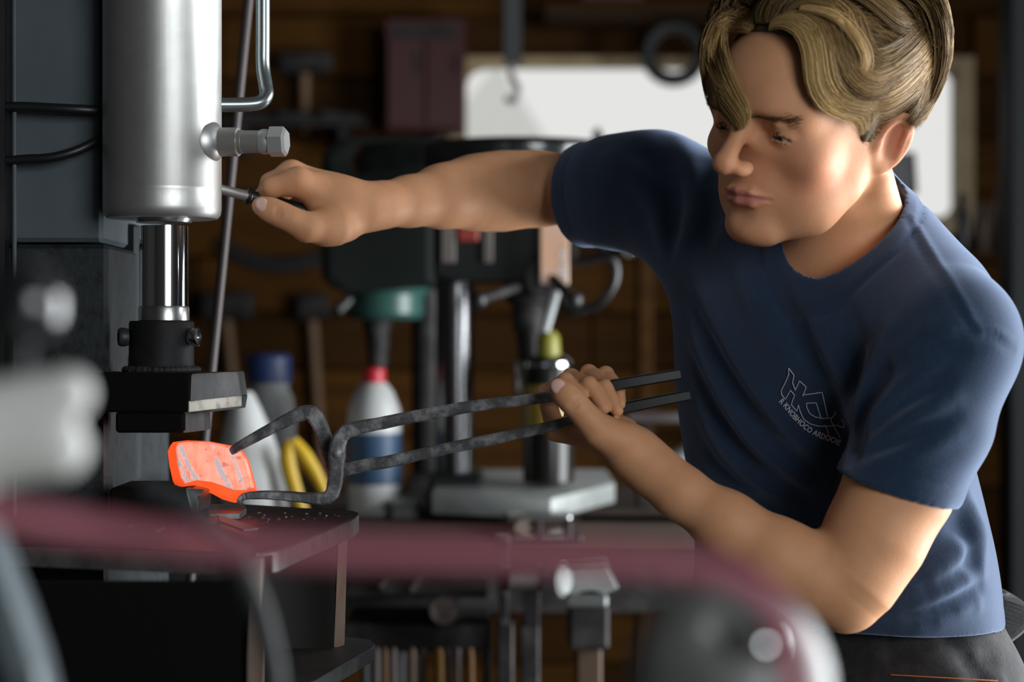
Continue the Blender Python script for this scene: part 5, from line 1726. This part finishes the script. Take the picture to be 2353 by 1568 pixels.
def place(pl, lift):
    """image polyline -> points riding lift metres off the hair solid (or at its closest approach)"""
    pl = np.asarray(pl, dtype=float)
    q, miss = raycast(lambda p: np.minimum(hair_solid(p), head_sdf(p)), pl[:, 0], pl[:, 1], 1.5, 2.2)
    h = to_head(q.astype(np.float32)) - CR_C
    n = h / (CR_R ** 2); n /= np.linalg.norm(n, axis=1, keepdims=True)
    return q + (n * np.asarray(lift)[:, None]) @ HR


def zz(pts):          # from the enlarged head crop to photograph pixels
    return [(1550 + x / 2.413, y / 2.413) for x, y in pts]


# locks: (points, lift start..end, spread px, strands, shade)
LOCKS = []


def between(A, B, k, lift, spread, n, sh0, sh1):
    A, B = catmull(zz(A), 12), catmull(zz(B), 12)
    for j in range(k):
        t = j / max(1, k - 1)
        LOCKS.append((A + (B - A) * t, lift, spread, n, sh0 + (sh1 - sh0) * t))


# curtain on the far side of the brow; golden light painted into its shades
between([(445, 85), (330, 85), (225, 150), (160, 270), (175, 420), (240, 560), (330, 660), (378, 715)],
        [(440, 175), (380, 165), (305, 215), (290, 330), (320, 450), (370, 560), (405, 640), (395, 705)], 11, (.004, .008, .003, .002, .006), 9, 85, .60, .98)
between([(400, 40), (270, 80), (170, 190), (140, 330), (165, 470), (205, 560)],
        [(430, 100), (300, 100), (200, 190), (165, 320), (190, 460), (250, 590)], 4, (.002, .004, .002, .001, .004), 10, 80, .35, .6)
# curtain on the near side
between([(540, 165), (620, 165), (700, 215), (745, 320), (750, 440), (790, 540), (870, 600), (970, 640), (1010, 735)],
        [(545, 135), (680, 130), (790, 210), (815, 340), (840, 460), (920, 550), (1020, 570), (1090, 590), (1060, 690)], 9, (.006, .020, .018, .012, .009), 9, 80, .85, .55)
between([(560, 130), (720, 120), (830, 200), (870, 330), (930, 450), (1040, 510), (1130, 470), (1190, 400)],
        [(640, 60), (800, 60), (900, 160), (930, 300), (990, 410), (1080, 440), (1180, 400), (1260, 340)], 8, (.006, .018, .018, .014, .012), 11, 80, .35, .55)
between([(700, 110), (830, 150), (930, 240), (985, 330), (990, 390), (960, 395)],
        [(760, 120), (870, 170), (960, 270), (1000, 350), (995, 400), (975, 410)], 2, (.016, .024, .022, .018, .018), 6, 60, .95, .8)
# top and sides flowing back
between([(690, 20), (820, 60), (850, 180), (870, 330), (960, 420), (1090, 430), (1230, 360), (1310, 290)],
        [(900, 10), (980, 110), (1000, 230), (1060, 330), (1150, 350), (1260, 280), (1350, 200), (1390, 150)], 8, (.004, .012, .012, .010, .008), 13, 75, .30, .42)
between([(780, -60), (950, -20), (1080, 60), (1190, 150), (1290, 160), (1380, 110), (1410, 70)],
        [(820, -160), (1000, -120), (1150, -40), (1280, 30), (1340, 30), (1400, -10), (1430, -60)], 8, (.004, .010, .010, .008, .006), 14, 75, .30, .5)
between([(1000, 560), (1110, 560), (1220, 500), (1320, 400), (1400, 310), (1440, 240)],
        [(1050, 440), (1160, 420), (1270, 340), (1360, 250), (1400, 180), (1440, 120)], 8, (.006, .012, .012, .010, .008), 13, 75, .60, .42)
between([(1010, 620), (1120, 600), (1230, 540), (1330, 450), (1420, 360), (1480, 260)],
        [(1040, 560), (1150, 540), (1260, 470), (1350, 380), (1430, 290), (1490, 190)], 5, (.004, .009, .009, .007, .006), 12, 75, .5, .35)
# dark roots at the parting, and the top of the head beyond the frame
between([(480, 150), (520, 70), (600, -20), (720, -120)], [(560, 150), (600, 80), (700, 10), (820, -80)], 4, (.006, .010, .012, .012, .010), 12, 60, .15, .25)
between([(440, 130), (380, 40), (330, -60), (330, -170)], [(520, 110), (480, 10), (470, -90), (500, -200)], 5, (.003, .006, .006, .005, .004), 13, 60, .15, .3)
between([(200, 120), (230, 20), (300, -80)], [(330, 60), (350, -20), (420, -140)], 4, (.003, .004, .004, .003, .002), 12, 60, .2, .3)

# rounded outline of the back of the head
qx = lambda pts: [((x - 1550) * 2.413, y * 2.413) for x, y in pts]
between(qx([(2060, -70), (2140, -10), (2164, 80), (2158, 165), (2122, 250), (2096, 290)]), qx([(1990, -50), (2070, 20), (2106, 110), (2108, 190), (2090, 260), (2078, 280)]), 7, (.004, .012, .010, .008, .003), 12, 85, .5, .36)
S, SHD, RAD = [], [], []
K = 16
for pl, lift, spread, n, shade in LOCKS:
    lf = np.interp(np.linspace(0, 1, 12), np.linspace(0, 1, len(lift)), lift)
    base = place(pl, lf)
    c = catmull(base, K)
    t = np.gradient(c, axis=0); t /= np.linalg.norm(t, axis=1, keepdims=True)
    hn = (to_head(c.astype(np.float32)) - CR_C) / CR_R ** 2
    nrm = hn @ HR; nrm /= np.linalg.norm(nrm, axis=1, keepdims=True)
    side = np.cross(t, nrm); side /= np.linalg.norm(side, axis=1, keepdims=True)
    a = RNG.normal(0, 1, (n, 1)); b = np.abs(RNG.normal(0, 1, (n, 1))) * -1
    ph = RNG.uniform(0, 6.28, (n, 1)); fr = RNG.uniform(3, 9, (n, 1))
    x = np.linspace(0, 1, K)[None]
    env = np.interp(x, [0, .2, .8, 1], [.6, 1, .95, .55])
    sp = spread / F * 1.82
    wob = 0.10 * np.sin(ph + fr * x)
    off = (a * env + wob)[..., None] * sp * side[None] + (b * 0.55 * env + wob)[..., None] * sp * 0.8 * nrm[None]
    cut = RNG.uniform(0.86, 1.0, n)
    full = c[None] + off
    xi = np.linspace(0, 1, K)
    full = np.stack([np.stack([np.interp(xi * cu, xi, st[:, d]) for d in range(3)], -1) for st, cu in zip(full, cut)])
    S.append(full)
    SHD.append(np.clip(shade + RNG.normal(0, .12, n) - 0.12 * np.abs(b[:, 0]), 0.02, 1))
    RAD.append(RNG.uniform(.00022, .00045, n))
hair_strands('long_locks', np.concatenate(S), np.concatenate(SHD), np.concatenate(RAD), hair)

# short hair on the sides, the back and the crown
n = 9000
th = RNG.uniform(0, 2 * math.pi, n * 3); cz = RNG.uniform(-1, 1, n * 3)
sph = np.stack([np.sqrt(1 - cz * cz) * np.cos(th), np.sqrt(1 - cz * cz) * np.sin(th), cz], -1)
hp = CR_C + sph * CR_R
ok = (hp[:, 2] > hairline(hp[:, 1]) - 0.002) & (hp[:, 1] < 0.055)
hp = hp[ok][:n]; sph = sph[ok][:n]
nr = sph / CR_R; nr /= np.linalg.norm(nr, axis=1, keepdims=True)
dirv = np.stack([np.zeros(len(hp)), -0.75 * np.ones(len(hp)), -0.75 * np.ones(len(hp))], -1)
dirv += RNG.normal(0, .22, dirv.shape)
dirv -= nr * (dirv * nr).sum(1, keepdims=True)
dirv /= np.linalg.norm(dirv, axis=1, keepdims=True)
ln = np.interp(hp[:, 2], [-.03, .03, .09], [.010, .019, .036]) * RNG.uniform(.7, 1.2, len(hp))
ln *= np.interp(hp[:, 1], [-.12, -.02, .02], [1.0, 1.0, .75])
x = np.linspace(0, 1, 6)[None, :, None]
st = hp[:, None] - nr[:, None] * 0.003 + dirv[:, None] * ln[:, None, None] * x + nr[:, None] * ln[:, None, None] * (0.55 * x - 0.42 * x * x)
w = HO + st @ HR
hair_strands('short_hair', w, np.clip(RNG.normal(.42, .15, len(w)), .02, 1), RNG.uniform(.00018, .00032, len(w)), hair)

# eyebrows: short strands lying outward along the brow
for s in (1, -1):
    n = 200
    tt = RNG.uniform(0, 1, n)
    arc = catmull(np.array([(0.012, 0.1110, 0.0325), (0.024, 0.1060, 0.0355), (0.036, 0.0980, 0.0370), (0.046, 0.0860, 0.0365)]), 60)
    c = arc[(tt * 59).astype(int)] + RNG.normal(0, 1, (n, 3)) * np.array([.001, .0004, .0013])
    c[:, 0] *= s
    W = (HO + c @ HR).astype(np.float32)
    for _ in range(3):
        e = 0.001
        g = np.stack([head_sdf(W + np.float32(e) * ax) - head_sdf(W - np.float32(e) * ax) for ax in np.eye(3, dtype=np.float32)], -1) / (2 * e)
        W = W - (head_sdf(W) / np.maximum((g * g).sum(1), .3))[:, None] * g
    g /= np.linalg.norm(g, axis=1, keepdims=True)
    dr = (np.array([0.8 * s, -0.35, 0.25])[None] + RNG.normal(0, .2, (n, 3))) @ HR
    dr -= g * (dr * g).sum(1, keepdims=True); dr /= np.linalg.norm(dr, axis=1, keepdims=True)
    L = RNG.uniform(.005, .009, n)[:, None, None]
    x = np.linspace(0, 1, 5)[None, :, None]
    hair_strands('eyebrow', W[:, None] + dr[:, None] * L * x + g[:, None] * (0.0003 + 0.0010 * x), np.clip(RNG.normal(.26, .10, n), .02, 1), RNG.uniform(.00016, .00028, n), man)
# ------------------------------------------------------------------ out of focus things close to the lens
M_hose = mat('dusky_red_hose', (0.36, 0.125, 0.155), 0.9, spec=0.1)
M_fg = mat('grey_cast_housing', (0.20, 0.205, 0.20), 0.42, 0.1, noise=(12, (0.08, 0.08, 0.078), 0.4, 0.7))
M_pale = mat('pale_grey_casting', (0.62, 0.62, 0.59), 0.55, noise=(14, (0.5, 0.5, 0.47), 0.4, 0.7))
f0 = .80
hp_ = catmull([P(-260, 1130, .58), P(40, 1192, .59), P(240, 1222, .60), P(460, 1248, .60), P(760, 1268, .60), P(1100, 1276, .60), P(1400, 1288, .60), P(1590, 1302, .60), P(1700, 1335, .60), P(1780, 1400, .60), P(1812, 1500, .60), P(1820, 1700, .60), P(1822, 2300, .60)], 90)
ho = MB().sweep(hp_, px2m(32, .60), None, (0, 1, 0), round_n=18).build('rubber_hose', M_hose, None, True)
tag(ho, 'dusky red rubber hose sagging across the bottom close to the lens', 'hose')
cb_ = catmull([P(330, 1120, .90), P(430, 1170, .90), P(520, 1260, .90), P(580, 1370, .90), P(612, 1480, .90), P(628, 1600, .90), P(640, 2000, .92)], 50)
tag(MB().sweep(cb_, px2m(30, .9), None, (0, 1, 0), round_n=14).build('black_cable', mat('dark_cable', (0.006, 0.007, 0.008), 0.7), None, True), 'thick black cable curving down in front of the press table', 'cable')
# cast housing with a bolt, bottom right
hd = .78
hs_ = empty('cast_housing', P(1680, 1500, hd), 0, 'rounded grey cast housing with shiny bolt at the bottom beside the hose', 'machine housing')
def hfn(p):
    d = ell(p, P(1670, 1560, hd), (px2m(205, hd), px2m(150, hd), px2m(225, hd)))
    d = smin(d, rc(p, P(1690, 1600, hd), P(1640, 2300, hd), px2m(170, hd), px2m(230, hd)), .03)
    d = smax(d, -ell(p, P(1662, 1468, hd - px2m(150, hd)), (px2m(36, hd), px2m(45, hd), px2m(28, hd))), .006)
    return d
v, f = surface(hfn, P(1380, 2600, hd) - .05, P(1980, 1250, hd) + .05, .004)
from_arrays('housing', v, f, M_fg, hs_)
q, _ = raycast(hfn, [1742], [1486], .4, 1.2)
dq = np.array([.35, -.9, .28]); dq /= np.linalg.norm(dq)
MB().lathe(q[0] - dq * .004, dq, [(0, px2m(58, .66)), (.004, px2m(58, .66)), (.009, px2m(46, .66)), (.012, px2m(16, .66))], 24).build('bolt', M_chrome, hs_, True)
# pale casting arm at the left edge and black knob above it
cs = empty('clamp_arm', P(60, 1000, .72), 0, 'pale grey two-lobed casting blurred at the left edge', 'casting')
cd = .72
def cfn(p):
    d = rc(p, P(-160, 975, cd), P(155, 905, cd), px2m(80, cd), px2m(58, cd))
    d = smin(d, rc(p, P(-160, 1040, cd), P(130, 1030, cd), px2m(100, cd), px2m(72, cd)), .006)
    d = smin(d, rc(p, P(-160, 1040, cd), P(-200, 2000, cd), px2m(80, cd), px2m(110, cd)), .02)
    return d
v, f = surface(cfn, P(-380, 2300, cd) - .05, P(260, 800, cd) + .05, .004)
from_arrays('casting_arm', v, f, M_pale, cs)
kn = empty('lever_knob', P(100, 690, .78), 0, 'black lever with glossy round knob above the pale casting', 'lever')
MB().ball(P(62, 705, .78), px2m(92, .78), 28, (1, 1, 1.1)).build('knob', mat('gloss_black', (0.012, 0.013, 0.014), 0.22, coat=.6), kn, True)
MB().rod(P(55, 760, .78), P(20, 960, .74), px2m(30, .78), px2m(26, .78), n=16).build('lever_shaft', M_black, kn, True)
br = MB().sweep([P(-60, 1200, .82), P(20, 1400, .82), P(60, 1520, .82), P(130, 1800, .84), P(200, 2300, .86)], px2m(44, .82), .012, (0, 1, 0)).build('support_strut', mat('blue_grey_strut', (0.10, 0.125, 0.14), 0.4, 0.3), None)
tag(br, 'blue grey flat strut slanting at the bottom left corner', 'strut')
